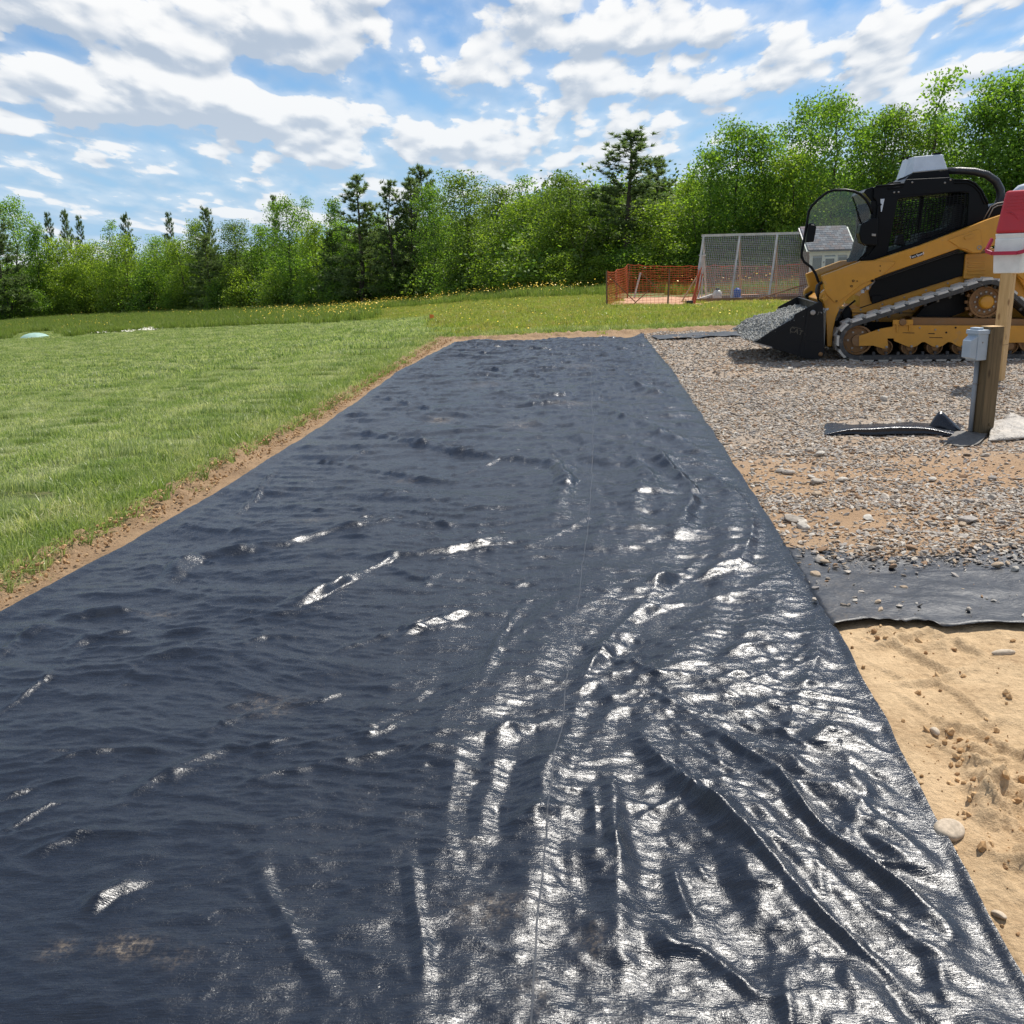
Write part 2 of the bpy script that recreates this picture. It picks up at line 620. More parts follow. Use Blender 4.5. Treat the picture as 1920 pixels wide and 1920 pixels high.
# ------------------------------------------------------------------ ground materials
def soil_material(name, gravelly):
    m, t, out = new_mat(name)
    b = t.node('ShaderNodeBsdfPrincipled')
    p = t.node('ShaderNodeNewGeometry').outputs['Position']
    big = t.noise(p, 0.55, 4, 0.55)
    mid = t.noise(p, 3.5, 6, 0.6)
    fine = t.noise(p, 60, 5, 0.65)
    c = t.mix(t.ramp(mid, 0.35, 0.68), (0.36, 0.245, 0.135), (0.52, 0.375, 0.220))
    c = t.mix(t.ramp(big, 0.5, 0.72), c, (0.50, 0.33, 0.19))
    c = t.mix(t.ramp(fine, 0.3, 0.75), c, t.mix(0.55, c, (0.68, 0.49, 0.29)))
    damp = t.ramp(t.noise(t.vm('ADD', p, (3.1, 0.7, 0.0)), 2.3, 8, 0.68, 0.5), 0.54, 0.72)
    c = t.mix(t.m('MULTIPLY', damp, 0.65), c, (0.30, 0.185, 0.095))
    if gravelly:
        x, y, z = t.sep(p)
        g1 = t.ramp(y, 5.6, 7.2)
        g2 = t.ramp(t.m('ADD', y, t.m('MULTIPLY', big, 2.0)), 4.8, 5.3, 1.0, 0.0)
        g = t.m('MAXIMUM', g1, g2)
        g = t.m('MULTIPLY', g, t.ramp(t.noise(p, 1.3, 3, 0.5), 0.28, 0.55, 0.45, 1.0))
        dust = t.mix(t.ramp(fine, 0.3, 0.7), (0.26, 0.21, 0.165), (0.39, 0.33, 0.265))
        c = t.mix(0.75, c, (0.275, 0.175, 0.105))
        c = t.mix(g, c, dust)
    t.put(b.inputs['Base Color'], c)
    b.inputs['Roughness'].default_value = 0.95
    b.inputs['Specular IOR Level'].default_value = 0.2
    h = t.m('ADD', t.m('MULTIPLY', t.noise(p, 28, 8, 0.7), 0.8), t.m('MULTIPLY', fine, 0.25))
    t.put(b.inputs['Normal'], t.bump(h, 1.0, 0.022))
    t.l.new(b.outputs[0], out.inputs[0])
    return m


M_SOIL = soil_material('tan_soil', False)
M_GRAVELBED = soil_material('gravelly_soil', True)
m, t, out = new_mat('turf_floor')
b = t.node('ShaderNodeBsdfPrincipled')
p = t.node('ShaderNodeNewGeometry').outputs['Position']
c = t.mix(t.ramp(t.noise(p, 1.2, 5, 0.6), 0.3, 0.7), (0.085, 0.13, 0.028), (0.15, 0.19, 0.055))
c = t.mix(t.ramp(t.noise(p, 14, 5, 0.7), 0.35, 0.8), c, (0.17, 0.15, 0.06))
t.put(b.inputs['Base Color'], c)
b.inputs['Roughness'].default_value = 0.95
t.put(b.inputs['Normal'], t.bump(t.noise(p, 40, 6, 0.7), 1.0, 0.03))
t.l.new(b.outputs[0], out.inputs[0])
M_TURF = m

# ------------------------------------------------------------------ the ground sheet, out to the horizon
ys = np.concatenate([np.linspace(-60, -2, 12), np.linspace(-1, 24, 180), 24 + np.cumsum(np.geomspace(0.2, 120, 90))])
xs = np.concatenate([-np.geomspace(1500, 12, 40), np.linspace(-11.5, 14, 150), np.geomspace(14.6, 1500, 40)])
XX, YY = np.meshgrid(xs, ys)
pdist = pad_dist(XX, YY)
ZZ = z_field(XX, YY) * sstep(-0.2, -3.0, pdist) - 0.09 * sstep(-0.25, 0.05, pdist) - 0.16 * sstep(0.4, 0.7, pdist) + 0.02 * perlin(XX * 0.3, YY * 0.3, 3) * (pdist < -0.5)
nr, nc = XX.shape
idx = np.arange(nr * nc).reshape(nr, nc)
quads = np.stack([idx[:-1, :-1], idx[:-1, 1:], idx[1:, 1:], idx[1:, :-1]], -1).reshape(-1, 4)
me = np_mesh('ground', np.stack([XX, YY, ZZ], -1).reshape(-1, 3), quads, M_TURF, True)
tag(link('ground', me), 'grassy ground sloping gently away to the tree line', 'ground', kind='structure')


def z_turf(x, y):
    pd = pad_dist(x, y)
    return z_field(x, y) * sstep(-0.2, -3.0, pd) - 0.09 * sstep(-0.25, 0.05, pd) + 0.02 * perlin(x * 0.3, y * 0.3, 3) * (pd < -0.5)


def heightfield(name, xs, ys, zf, mat):
    X, Y = np.meshgrid(xs, ys)
    Z = zf(X, Y)
    n, k = X.shape
    i = np.arange(n * k).reshape(n, k)
    q = np.stack([i[:-1, :-1], i[:-1, 1:], i[1:, 1:], i[1:, :-1]], -1).reshape(-1, 4)
    return link(name, np_mesh(name, np.stack([X, Y, Z], -1).reshape(-1, 3), q, mat, True))


# near bare soil: tyre-lug prints, crumbs and hollows
HEM = gline([(1490, 1186), (1557, 1186), (1620, 1178), (1680, 1184), (1720, 1178), (1760, 1189), (1830, 1183), (1920, 1182), (2100, 1180)], None)


def z_bare(x, y):
    z = z_soil(x, y) + 0.006
    d = x - along(R_EDGE, y)
    hem = np.interp(x, HEM[:, 0], HEM[:, 1])
    on_ = sstep(0.02, 0.2, d) * sstep(hem + 0.06, hem - 0.10, y)
    # blocks pressed by a tracked machine, in rows that run away to the right
    u, v = x * 0.94 + y * 0.34, -x * 0.34 + y * 0.94
    u = u + 0.05 * perlin(x * 2, y * 2, 8)
    v = v + 0.05 * perlin(x * 2, y * 2, 9)
    fu, fv = np.abs((u / 0.19 + np.floor(v / 0.27) * 0.5) % 1 - 0.5), np.abs((v / 0.27) % 1 - 0.5)
    lug = sstep(0.5, 0.37, fu) * sstep(0.5, 0.40, fv)
    wear = sstep(-0.25, 0.35, perlin(x * 1.7, y * 1.7, 10))
    z = z - (lug - 0.5) * 0.025 * wear * on_
    # crumbled ridge along the sheet's edge
    cr = np.exp(-((d - 0.14 - 0.10 * perlin(y * 1.8, y * 0, 11)) / 0.085) ** 2)
    cl = np.maximum(fbm(x * 9, y * 9, 4, 12), -0.3) + 0.3
    patch = sstep(0.0, 0.35, perlin(x * 1.6 + 4, y * 1.6, 13)) + 0.9 * sstep(2.9, 2.0, y)
    z = z + (0.045 * cl * cr + 0.026 * cl * sstep(0.45, 1.1, fbm(x * 2.2, y * 2.2, 2, 14) + 0.35)) * patch * on_
    return z + 0.0035 * fbm(x * 26, y * 26, 3, 15) * on_


tag(heightfield('bare_soil', np.arange(0.25, 3.3, 0.0085), np.arange(0.9, 3.72, 0.0085), z_bare, M_SOIL), 'pale tan bare soil with pressed lug prints beside the black fabric', 'soil', kind='structure')
tag(heightfield('gravel_bed', np.arange(-0.6, 16, 0.055), np.arange(3.2, 21.8, 0.055),
                lambda x, y: z_soil(x, y) + 0.02 * fbm(x * 2.1, y * 2.1, 3, 21) * sstep(0.05, 0.4, x - along(R_EDGE, y)) - 0.25 * sstep(0.1, -0.2, x - along(R_EDGE, y) + 0.25)
                - 0.3 * sstep(-0.1, 0.15, y - y_border(x)), M_GRAVELBED), 'dusty tan gravel bed under the loader', 'ground', kind='structure')


# crumbly soil verge between the turf and the sheet (left side and far end), as two ribbons
def ribbon(name, a, b2, ends, label, flip=False, n_across=30):
    """a: inner line (under the sheet) (N,2), b2: outer line at the turf (N,2)"""
    N = len(a)
    s = np.linspace(0, 1, n_across)[None, :]
    X = a[:, :1] * (1 - s) + b2[:, :1] * s
    Y = a[:, 1:] * (1 - s) + b2[:, 1:] * s
    cut = 0.80 + 0.10 * perlin(X * 2.3, Y * 2.3, 31) + 0.05 * perlin(X * 9, Y * 9, 32)
    rise = sstep(cut - 0.1, cut + 0.06, s)
    mid = sstep(0.22, 0.45, s)
    clod = np.maximum(fbm(X * 8, Y * 8, 4, 33), -0.25) + 0.25
    Z = z_pad(X, Y) - 0.02 + 0.014 * mid + 0.045 * rise + 0.020 * clod * mid * (0.5 + 1.0 * sstep(0.45, 0.8, s)) + 0.006 * fbm(X * 30, Y * 30, 3, 34) * mid
    Z = Z - 0.11 * sstep(0.95, 1.0, s)
    i = np.arange(N * n_across).reshape(N, n_across)
    q = np.stack([i[:-1, :-1], i[:-1, 1:], i[1:, 1:], i[1:, :-1]], -1).reshape(-1, 4)
    if flip:
        q = q[:, ::-1]
    return tag(link(name, np_mesh(name, np.stack([X, Y, Z], -1).reshape(-1, 3), q, M_VERGE, True)), label, 'soil', kind='structure')


m, t, out = new_mat('verge_soil')
b = t.node('ShaderNodeBsdfPrincipled')
p = t.node('ShaderNodeNewGeometry').outputs['Position']
c = t.mix(t.ramp(t.noise(p, 4, 6, 0.65), 0.3, 0.7), (0.20, 0.125, 0.070), (0.36, 0.24, 0.14))
c = t.mix(t.ramp(t.noise(p, 45, 5, 0.7), 0.35, 0.75), c, (0.31, 0.215, 0.13))
t.put(b.inputs['Base Color'], c)
b.inputs['Roughness'].default_value = 0.95
b.inputs['Specular IOR Level'].default_value = 0.2
t.put(b.inputs['Normal'], t.bump(t.noise(p, 55, 8, 0.7), 1.0, 0.02))
t.l.new(b.outputs[0], out.inputs[0])
M_VERGE = m
yv = np.concatenate([np.linspace(0.4, 2.9, 60), np.geomspace(2.9, FAR_L.y + 0.9, 700)])
gx = along(G_EDGE, yv)
ribbon('soil_verge', np.stack([along(L_EDGE, yv) + 0.16, yv], 1), np.stack([np.minimum(gx, along(L_EDGE, yv) - 0.12) - 0.07, yv], 1), None,
       'narrow crumbly brown soil verge between lawn and black fabric', True)
xv = np.linspace(FAR_L.x - 0.4, 9.5, 420)
ribbon('far_soil_verge', np.stack([xv, np.minimum(np.interp(xv, [FAR_L.x, FAR_R.x], [FAR_L.y, FAR_R.y]) - 0.25, y_border(xv) - 0.4)], 1), np.stack([xv, y_border(xv) + 0.1], 1), None,
       'crumbly brown soil verge along the far end of the gravel')


# ------------------------------------------------------------------ grass
def grass_mat(name, dark, light, dry, dry_amt, transl=0.45):
    m, t, out = new_mat(name)
    p = t.node('ShaderNodeNewGeometry').outputs['Position']
    r = t.node('ShaderNodeAttribute', attribute_name='rnd').outputs['Fac']
    hgt = t.node('ShaderNodeAttribute', attribute_name='tip').outputs['Fac']
    big = t.noise(p, 0.5, 4, 0.6)
    c = t.mix(t.ramp(t.m('ADD', t.m('MULTIPLY', r, 0.6), t.m('MULTIPLY', big, 0.6)), 0.25, 0.85), dark, light)
    dm = t.m('MULTIPLY', t.ramp(t.noise(p, 1.7, 5, 0.65), 0.30, 0.75), t.ramp(r, 1.0 - dry_amt * 2, 1.0 - dry_amt * 0.5))
    c = t.mix(t.m('MULTIPLY', dm, t.ramp(hgt, 0.1, 0.9, 0.5, 1.0)), c, dry)
    df = t.node('ShaderNodeBsdfPrincipled')
    t.put(df.inputs['Base Color'], c)
    df.inputs['Roughness'].default_value = 0.42
    df.inputs['Specular IOR Level'].default_value = 0.45
    tr = t.node('ShaderNodeBsdfTranslucent')
    t.put(tr.inputs['Color'], t.mix(1.0, c, (1.25, 1.35, 0.7), 'MULTIPLY'))
    ms = t.node('ShaderNodeMixShader')
    ms.inputs[0].default_value = transl
    t.l.new(df.outputs[0], ms.inputs[1])
    t.l.new(tr.outputs[0], ms.inputs[2])
    t.l.new(ms.outputs[0], out.inputs[0])
    return m


def blades(name, n, size, h0, h1, wd, lean, mat, seed, clump=0.0, flowers=0, fmat=None, fr=0.012):
    r = np.random.default_rng(seed)
    bx, by = r.uniform(-size / 2, size / 2, n), r.uniform(-size / 2, size / 2, n)
    if clump:
        k = max(4, int(n / 40))
        cx, cy = r.uniform(-size / 2, size / 2, k), r.uniform(-size / 2, size / 2, k)
        j = r.integers(0, k, n)
        bx, by = cx[j] + r.normal(0, clump, n), cy[j] + r.normal(0, clump, n)
    h = r.uniform(h0, h1, n)
    a = r.uniform(0, 2 * np.pi, n)
    la, lm = r.uniform(0, 2 * np.pi, n), np.abs(r.normal(0, lean, n)) * h
    wx, wy = np.cos(a) * wd / 2, np.sin(a) * wd / 2
    dx, dy = np.cos(la) * lm, np.sin(la) * lm
    z0 = np.zeros(n) - 0.006
    V = np.stack([np.stack([bx - wx, by - wy, z0], -1), np.stack([bx + wx, by + wy, z0], -1),
                  np.stack([bx - wx * .8 + dx * .35, by - wy * .8 + dy * .35, h * .55], -1), np.stack([bx + wx * .8 + dx * .35, by + wy * .8 + dy * .35, h * .55], -1),
                  np.stack([bx + dx, by + dy, h * np.sqrt(np.maximum(1 - 0.5 * (lm / h) ** 2, .3))], -1)], 1).reshape(-1, 3)
    o = np.arange(n)[:, None] * 5
    F = np.concatenate([o + [0, 1, 3], o + [0, 3, 2], o + [2, 3, 4]], 0)
    rn = np.repeat(r.random(n), 5)
    tp = np.tile([0, 0, .55, .55, 1.0], n)
    if flowers:
        fx, fy, fh = r.uniform(-size / 2, size / 2, flowers), r.uniform(-size / 2, size / 2, flowers), r.uniform(h1 * .8, h1 * 1.25, flowers)
        FV, FF = [], []
        for i in range(flowers):
            b0 = len(V) + len(FV)
            tx, ty = r.normal(0, .35, 2)
            for k in range(6):
                q = k * math.pi / 3
                FV.append((fx[i] + fr * math.cos(q), fy[i] + fr * math.sin(q), fh[i] + fr * (tx * math.cos(q) + ty * math.sin(q))))
            FF += [(b0, b0 + k, b0 + k + 1) for k in range(1, 5)]
        nb = len(F)
        V = np.concatenate([V, np.array(FV)])
        F = np.concatenate([F, np.array(FF)])
        rn, tp = np.concatenate([rn, np.full(len(FV), .5)]), np.concatenate([tp, np.full(len(FV), 1.0)])
    me = np_mesh(name, V, F, mat, False, {'rnd': rn, 'tip': tp})
    if flowers:
        me.materials.append(fmat)
        mi = np.zeros(len(F), dtype=np.int32)
        mi[nb:] = 1
        me.polygons.foreach_set('material_index', mi)
    return bpy.data.objects.new(name, me)


M_LAWN = grass_mat('lawn_blade', (0.125, 0.200, 0.052), (0.285, 0.360, 0.120), (0.70, 0.66, 0.47), 0.6)
M_EDGE = grass_mat('lush_blade', (0.125, 0.190, 0.042), (0.26, 0.34, 0.095), (0.62, 0.57, 0.36), 0.5)
M_ROUGH = grass_mat('rough_blade', (0.16, 0.23, 0.030), (0.34, 0.40, 0.085), (0.46, 0.33, 0.15), 0.6)
M_MEADOW = grass_mat('meadow_blade', (0.11, 0.17, 0.032), (0.22, 0.285, 0.065), (0.32, 0.29, 0.13), 0.25)
M_YELLOW = principled('yellow_petal', (0.85, 0.58, 0.02), 0.5)
M_WHITE_PETAL = principled('white_petal', (0.75, 0.72, 0.62), 0.6)

lawn_p = [blades('lawn_patch', 950, .5, .03, .058, .0055, .55, M_LAWN, 100 + k) for k in range(4)]
lawn_f = [blades('lawn_patch_far', 900, 1.1, .04, .07, .014, .6, M_LAWN, 110 + k) for k in range(3)]
edge_p = [blades('edge_tuft', 90, .16, .045, .11, .0065, .8, M_EDGE, 120 + k) for k in range(4)]
rough_p = [blades('rough_patch', 420, .8, .035, .12, .011, .7, M_ROUGH, 130 + k, .05) for k in range(3)] + [blades('rough_flower_patch', 380, .8, .035, .12, .011, .7, M_ROUGH, 137, .05, 5, M_YELLOW, .017)]
meadow_p = [blades('meadow_patch', 330, 1.0, .14, .38, .016, .35, M_MEADOW, 140 + k, .07) for k in range(3)] + \
           [blades('meadow_flower_patch', 260, 1.0, .14, .36, .016, .35, M_MEADOW, 147 + k, .07, 4 + 7 * k, M_YELLOW, .022) for k in range(2)]
clover_p = [blades('clover_patch', 150, .6, .05, .10, .02, .7, M_LAWN, 155, .05, 46, M_WHITE_PETAL, .030)]


def jgrid(x0, x1, y0, y1, s, jit=0.45):
    gx, gy = np.meshgrid(np.arange(x0, x1, s), np.arange(y0, y1, s))
    gx = gx.ravel() + rng.uniform(-jit, jit, gx.size) * s
    gy = gy.ravel() + rng.uniform(-jit, jit, gy.size) * s
    return gx, gy


TREE_BASE_PX = ([-200, 0, 160, 640, 960, 1135, 1400, 1700, 2200], [609, 606, 594, 578, 554, 547, 543, 540, 534])
MOWN_PX = ([-300, 0, 22, 110, 135, 270, 640, 800, 815, 830], [652, 640, 627, 622, 632, 621, 606, 600, 600, 640])


def zones(gx, gy):
    P = np.stack([gx, gy, z_turf(gx, gy)], -1)
    px, py = np_pix(P)
    pd = pad_dist(gx, gy)
    mown = (px < 828 + 10 * perlin(gy, gy * 0, 41)) & (py > np.interp(px, *MOWN_PX))
    beyond = py < np.interp(px, *TREE_BASE_PX) - 3
    return P, px, py, pd, mown, beyond


def place(gx, gy, P, sel, name, protos, label, cat, smin, smax, tilt=0.0, stripes=False, pidw=None):
    P = P[sel]
    n = len(P)
    rz = rng.uniform(0, 2 * np.pi, n)
    rots = np.zeros((n, 3))
    rots[:, 2] = rz
    s = rng.uniform(smin, smax, n)
    S = np.stack([s, s, s * rng.uniform(.8, 1.2, n)], -1)
    if stripes:
        k = np.floor((P[:, 0] - along(G_EDGE, P[:, 1])) / 0.95).astype(int) % 2
        S[:, 2] *= np.where(k == 0, 0.92, 1.05)
        rots[:, 0] = np.where(k == 0, .12, -.12)
        rots[:, 2] = rng.normal(0, .25, n) + np.where(rng.random(n) < .5, 0, 0)
    pid = rng.integers(0, len(protos), n) if pidw is None else rng.choice(len(protos), n, p=pidw)
    return scatter(name, P, rots, S, pid, protos, label, cat)


# mown lawn: dense near, coarser far
gx, gy = jgrid(-13, 0.5, 2.2, 15, .36)
P, px, py, pd, mown, bey = zones(gx, gy)
place(gx, gy, P, mown & (pd < -0.05) & (px > -260), 'lawn_grass', lawn_p, 'close mown green lawn grass left of the black fabric', 'grass', .9, 1.15, stripes=True)
gx, gy = jgrid(-34, 1.5, 14.6, 62, .72)
P, px, py, pd, mown, bey = zones(gx, gy)
place(gx, gy, P, mown & (pd < -0.4) & (px > -200) & ~bey, 'lawn_grass', lawn_f, 'mown lawn grass fading pale towards the meadow', 'grass', .85, 1.1, stripes=True)
# longer lush grass hanging over the cut edge
yy = np.concatenate([rng.uniform(2.4, 8, 700), rng.uniform(8, FAR_L.y + .5, 600)])
xx = along(G_EDGE, yy) - np.abs(rng.normal(0.03, .20, len(yy))) - 0.0
Pe = np.stack([xx, yy, np.maximum(z_turf(xx, yy), -0.012)], -1)
place(xx, yy, Pe, np.ones(len(xx), bool), 'edge_grass', edge_p, 'longer lush grass along the cut lawn edge', 'grass', .75, 1.25)
xx = rng.uniform(FAR_L.x - .6, 9.5, 500)
yy = y_border(xx) + np.abs(rng.normal(.05, .25, len(xx)))
Pe = np.stack([xx, yy, np.maximum(z_turf(xx, yy), -0.02)], -1)
place(xx, yy, Pe, np.ones(len(xx), bool), 'edge_grass', edge_p, 'tufts of grass at the far soil verge', 'grass', .9, 1.6)
# rough grass beyond the strip, around the pens
gx, gy = jgrid(-10, 26, 16, 56, .50)
P, px, py, pd, mown, bey = zones(gx, gy)
PEN = None
sel_rough = ~mown & (pd < -0.15) & (px > 700) & (px < 2150) & ~bey & (py > np.interp(px, *TREE_BASE_PX) + 6)
sel_rough &= ~((px > 1145) & (px < 1690) & (py > 548) & (py < np.where(px < 1300, 574, 567)))
place(gx, gy, P, sel_rough, 'rough_grass', rough_p, 'rough yellowish green grass before the orange netting', 'grass', .8, 1.25, pidw=[.3, .3, .3, .1])
# tall meadow with buttercups before the wood
gx, gy = jgrid(-48, 26, 22, 80, .62)
P, px, py, pd, mown, bey = zones(gx, gy)
tb = np.interp(px, *TREE_BASE_PX)
sel = ~mown & (pd < -0.4) & (px > -250) & (px < 2200) & (py > tb - 9) & ((px < 700) | (py < tb + 9 + 3 * perlin(gx, gy, 44)))
sel &= ~((px > 1145) & (px < 1690) & (py > 547) & (py < 576))
flow = np.clip((px - 380) / 450, 0.05, 1) * np.where(px > 1120, .25, 1)
sel_f = sel & (rng.random(len(gx)) < 0.75 * flow)
place(gx, gy, P, sel & ~sel_f, 'meadow_grass', meadow_p[:3], 'tall dark meadow grass in front of the wood', 'grass', .8, 1.2)
place(gx, gy, P, sel_f, 'meadow_flowers', meadow_p[3:], 'yellow buttercups in the tall grass before the wood', 'flowers', .8, 1.2)
# flowering weeds seen through the pen's wire, and white clover at the lawn's end
gx, gy = jgrid(4, 18, 29, 42, .7)
P, px, py, pd, mown, bey = zones(gx, gy)
place(gx, gy, P, (px > 1120) & (px < 1660) & (py > 541) & (py < 552) & (rng.random(len(px)) < .45), 'pen_weeds', meadow_p[3:4], 'pale yellow flowering weeds behind the wire pen', 'flowers', 1.1, 1.7)
cc = on(262, 621, lambda x, y: z_turf(np.array([x]), np.array([y]))[0])
xx, yy = cc.x + rng.normal(0, 1.0, 60), cc.y + rng.normal(0, .5, 60)
Pc = np.stack([xx, yy, z_turf(xx, yy)], -1)
place(xx, yy, Pc, np.ones(len(xx), bool), 'clover_flowers', clover_p, 'patch of white clover flowers at the lawn end', 'flowers', .8, 1.2)
# ------------------------------------------------------------------ woven black ground fabric
def fabric_material(name, dust, seam=False, r0=0.205):
    m, t, out = new_mat(name)
    b = t.node('ShaderNodeBsdfPrincipled')
    tc = t.node('ShaderNodeTexCoord').outputs['Object']
    x, y, z = t.sep(tc)
    # slit-film tapes: weft runs across, warp along; each tape lies a touch differently
    weft = t.noise(t.xyz(t.m('MULTIPLY', x, 16.0), t.m('MULTIPLY', y, 330.0), 0.0), 1.0, 2, 0.6)
    warp = t.noise(t.xyz(t.m('MULTIPLY', x, 420.0), t.m('MULTIPLY', y, 30.0), 4.0), 1.0, 2, 0.6)
    pin = t.noise(tc, 230, 3, 0.7)
    spark = t.ramp(t.noise(t.xyz(t.m('MULTIPLY', x, 42.0), t.m('MULTIPLY', y, 190.0), 2.0), 1.0, 2, 0.6), 0.48, 0.74)
    crum = t.noise(t.xyz(x, t.m('MULTIPLY', y, 1.7), 0.0), 17, 7, 0.62, 0.6)
    h = t.m('ADD', t.m('ADD', t.m('MULTIPLY', weft, 0.00042), t.m('MULTIPLY', warp, 0.00018)), t.m('ADD', t.m('MULTIPLY', pin, 0.00042), t.m('MULTIPLY', spark, 0.00055)))
    h = t.m('ADD', h, t.m('MULTIPLY', crum, 0.0034))
    c = t.mix(t.ramp(weft, 0.3, 0.7), (0.0034, 0.0058, 0.0112), (0.0092, 0.0140, 0.0240))  # blue of the reflected sky is mixed into the black base colour
    rough = t.ramp(pin, 0.3, 0.7, r0, r0 + 0.10)
    dn = t.ramp(t.noise(tc, 1.1, 9, 0.7, 0.8), 0.66 if seam else 0.48, 0.86, 0.0, dust)
    for (cx, cy, sx, sy, k) in (DUST if seam else ()):
        ux, uy = t.m('DIVIDE', t.m('SUBTRACT', x, cx), sx), t.m('DIVIDE', t.m('SUBTRACT', y, cy), sy)
        r2 = t.m('ADD', t.m('MULTIPLY', ux, ux), t.m('MULTIPLY', uy, uy))
        blot = t.m('MULTIPLY', t.m('EXPONENT', t.m('MULTIPLY', r2, -1.0)), t.ramp(t.noise(tc, 22, 7, 0.7), 0.36, 0.6))
        dn = t.m('MAXIMUM', dn, t.m('MULTIPLY', blot, k))
    grit = t.ramp(t.noise(tc, 75, 6, 0.75), 0.44, 0.60)
    dn = t.m('MULTIPLY', t.m('MULTIPLY', dn, t.ramp(weft, 0.25, 0.6, 0.3, 1.0)), t.m('ADD', t.m('MULTIPLY', grit, 0.85), 0.12))
    c = t.mix(dn, c, (0.30, 0.235, 0.16))
    rough = t.m('MAXIMUM', rough, t.m('MULTIPLY', dn, 0.8))
    t.put(b.inputs['Base Color'], c)
    t.put(b.inputs['Roughness'], rough)
    b.inputs['Specular IOR Level'].default_value = 0.5
    t.put(b.inputs['Normal'], t.bump(h, 1.0, 1.0))
    t.l.new(b.outputs[0], out.inputs[0])
    return m


def spot(px, py, sx, sy, k):
    g = on(px, py, z_pad)
    return (g.x, g.y, sx, sy, k)


DUST = [spot(240, 1798, .050, .030, .75), spot(115, 1800, .035, .028, .4), spot(330, 1822, .045, .028, .3), spot(1110, 1795, .03, .05, .3), spot(925, 1722, .025, .025, .4), spot(1000, 1890, .03, .05, .3), spot(825, 792, .10, .16, .8),
        spot(975, 800, .13, .18, .5), spot(1075, 762, .2, .12, .5), spot(300, 1162, .07, .035, .4), spot(510, 1348, .06, .035, .3), spot(500, 1330, .08, .06, .4), spot(590, 985, .10, .06, .35),
        spot(760, 905, .06, .05, .5), spot(1090, 690, .2, .3, .4), spot(905, 725, .2, .2, .35), spot(1205, 745, .2, .2, .3), spot(930, 1735, .1, .05, .3)]

# rows get closer together near the eye, so that creases stay crisp
rows = []
yv_ = 0.75
while yv_ < Y_FAR - 0.02:
    rows.append(yv_)
    yv_ += min(max(0.0052, yv_ * yv_ / (FPX * CAM_H) * 2.0), 0.045)
rows.append(Y_FAR)
ty = np.array(rows)
NC = 520
sv = np.linspace(0, 1, NC)
xl, xr = along(L_EDGE, ty), along(R_EDGE, ty)
wob = 0.012 * fbm(ty * 1.5, ty * 0, 3, 50)
xr = xr + wob
xl = xl + 0.010 * fbm(ty * 1.9, ty * 0, 3, 51)
X = xl[:, None] * (1 - sv) + xr[:, None] * sv
Y = np.repeat(ty[:, None], NC, 1)
fy = np.interp(X, [FAR_L.x, FAR_R.x], [FAR_L.y, FAR_R.y]) - Y_FAR
Y = Y + fy * sstep(Y_FAR - 2.5, Y_FAR, Y) + 0.03 * perlin(X * 2, X * 0, 52) * sstep(Y_FAR - 0.6, Y_FAR, Y)


def pl(pts):
    return np.array([tuple(on(a, b, z_pad))[:2] for a, b in pts])


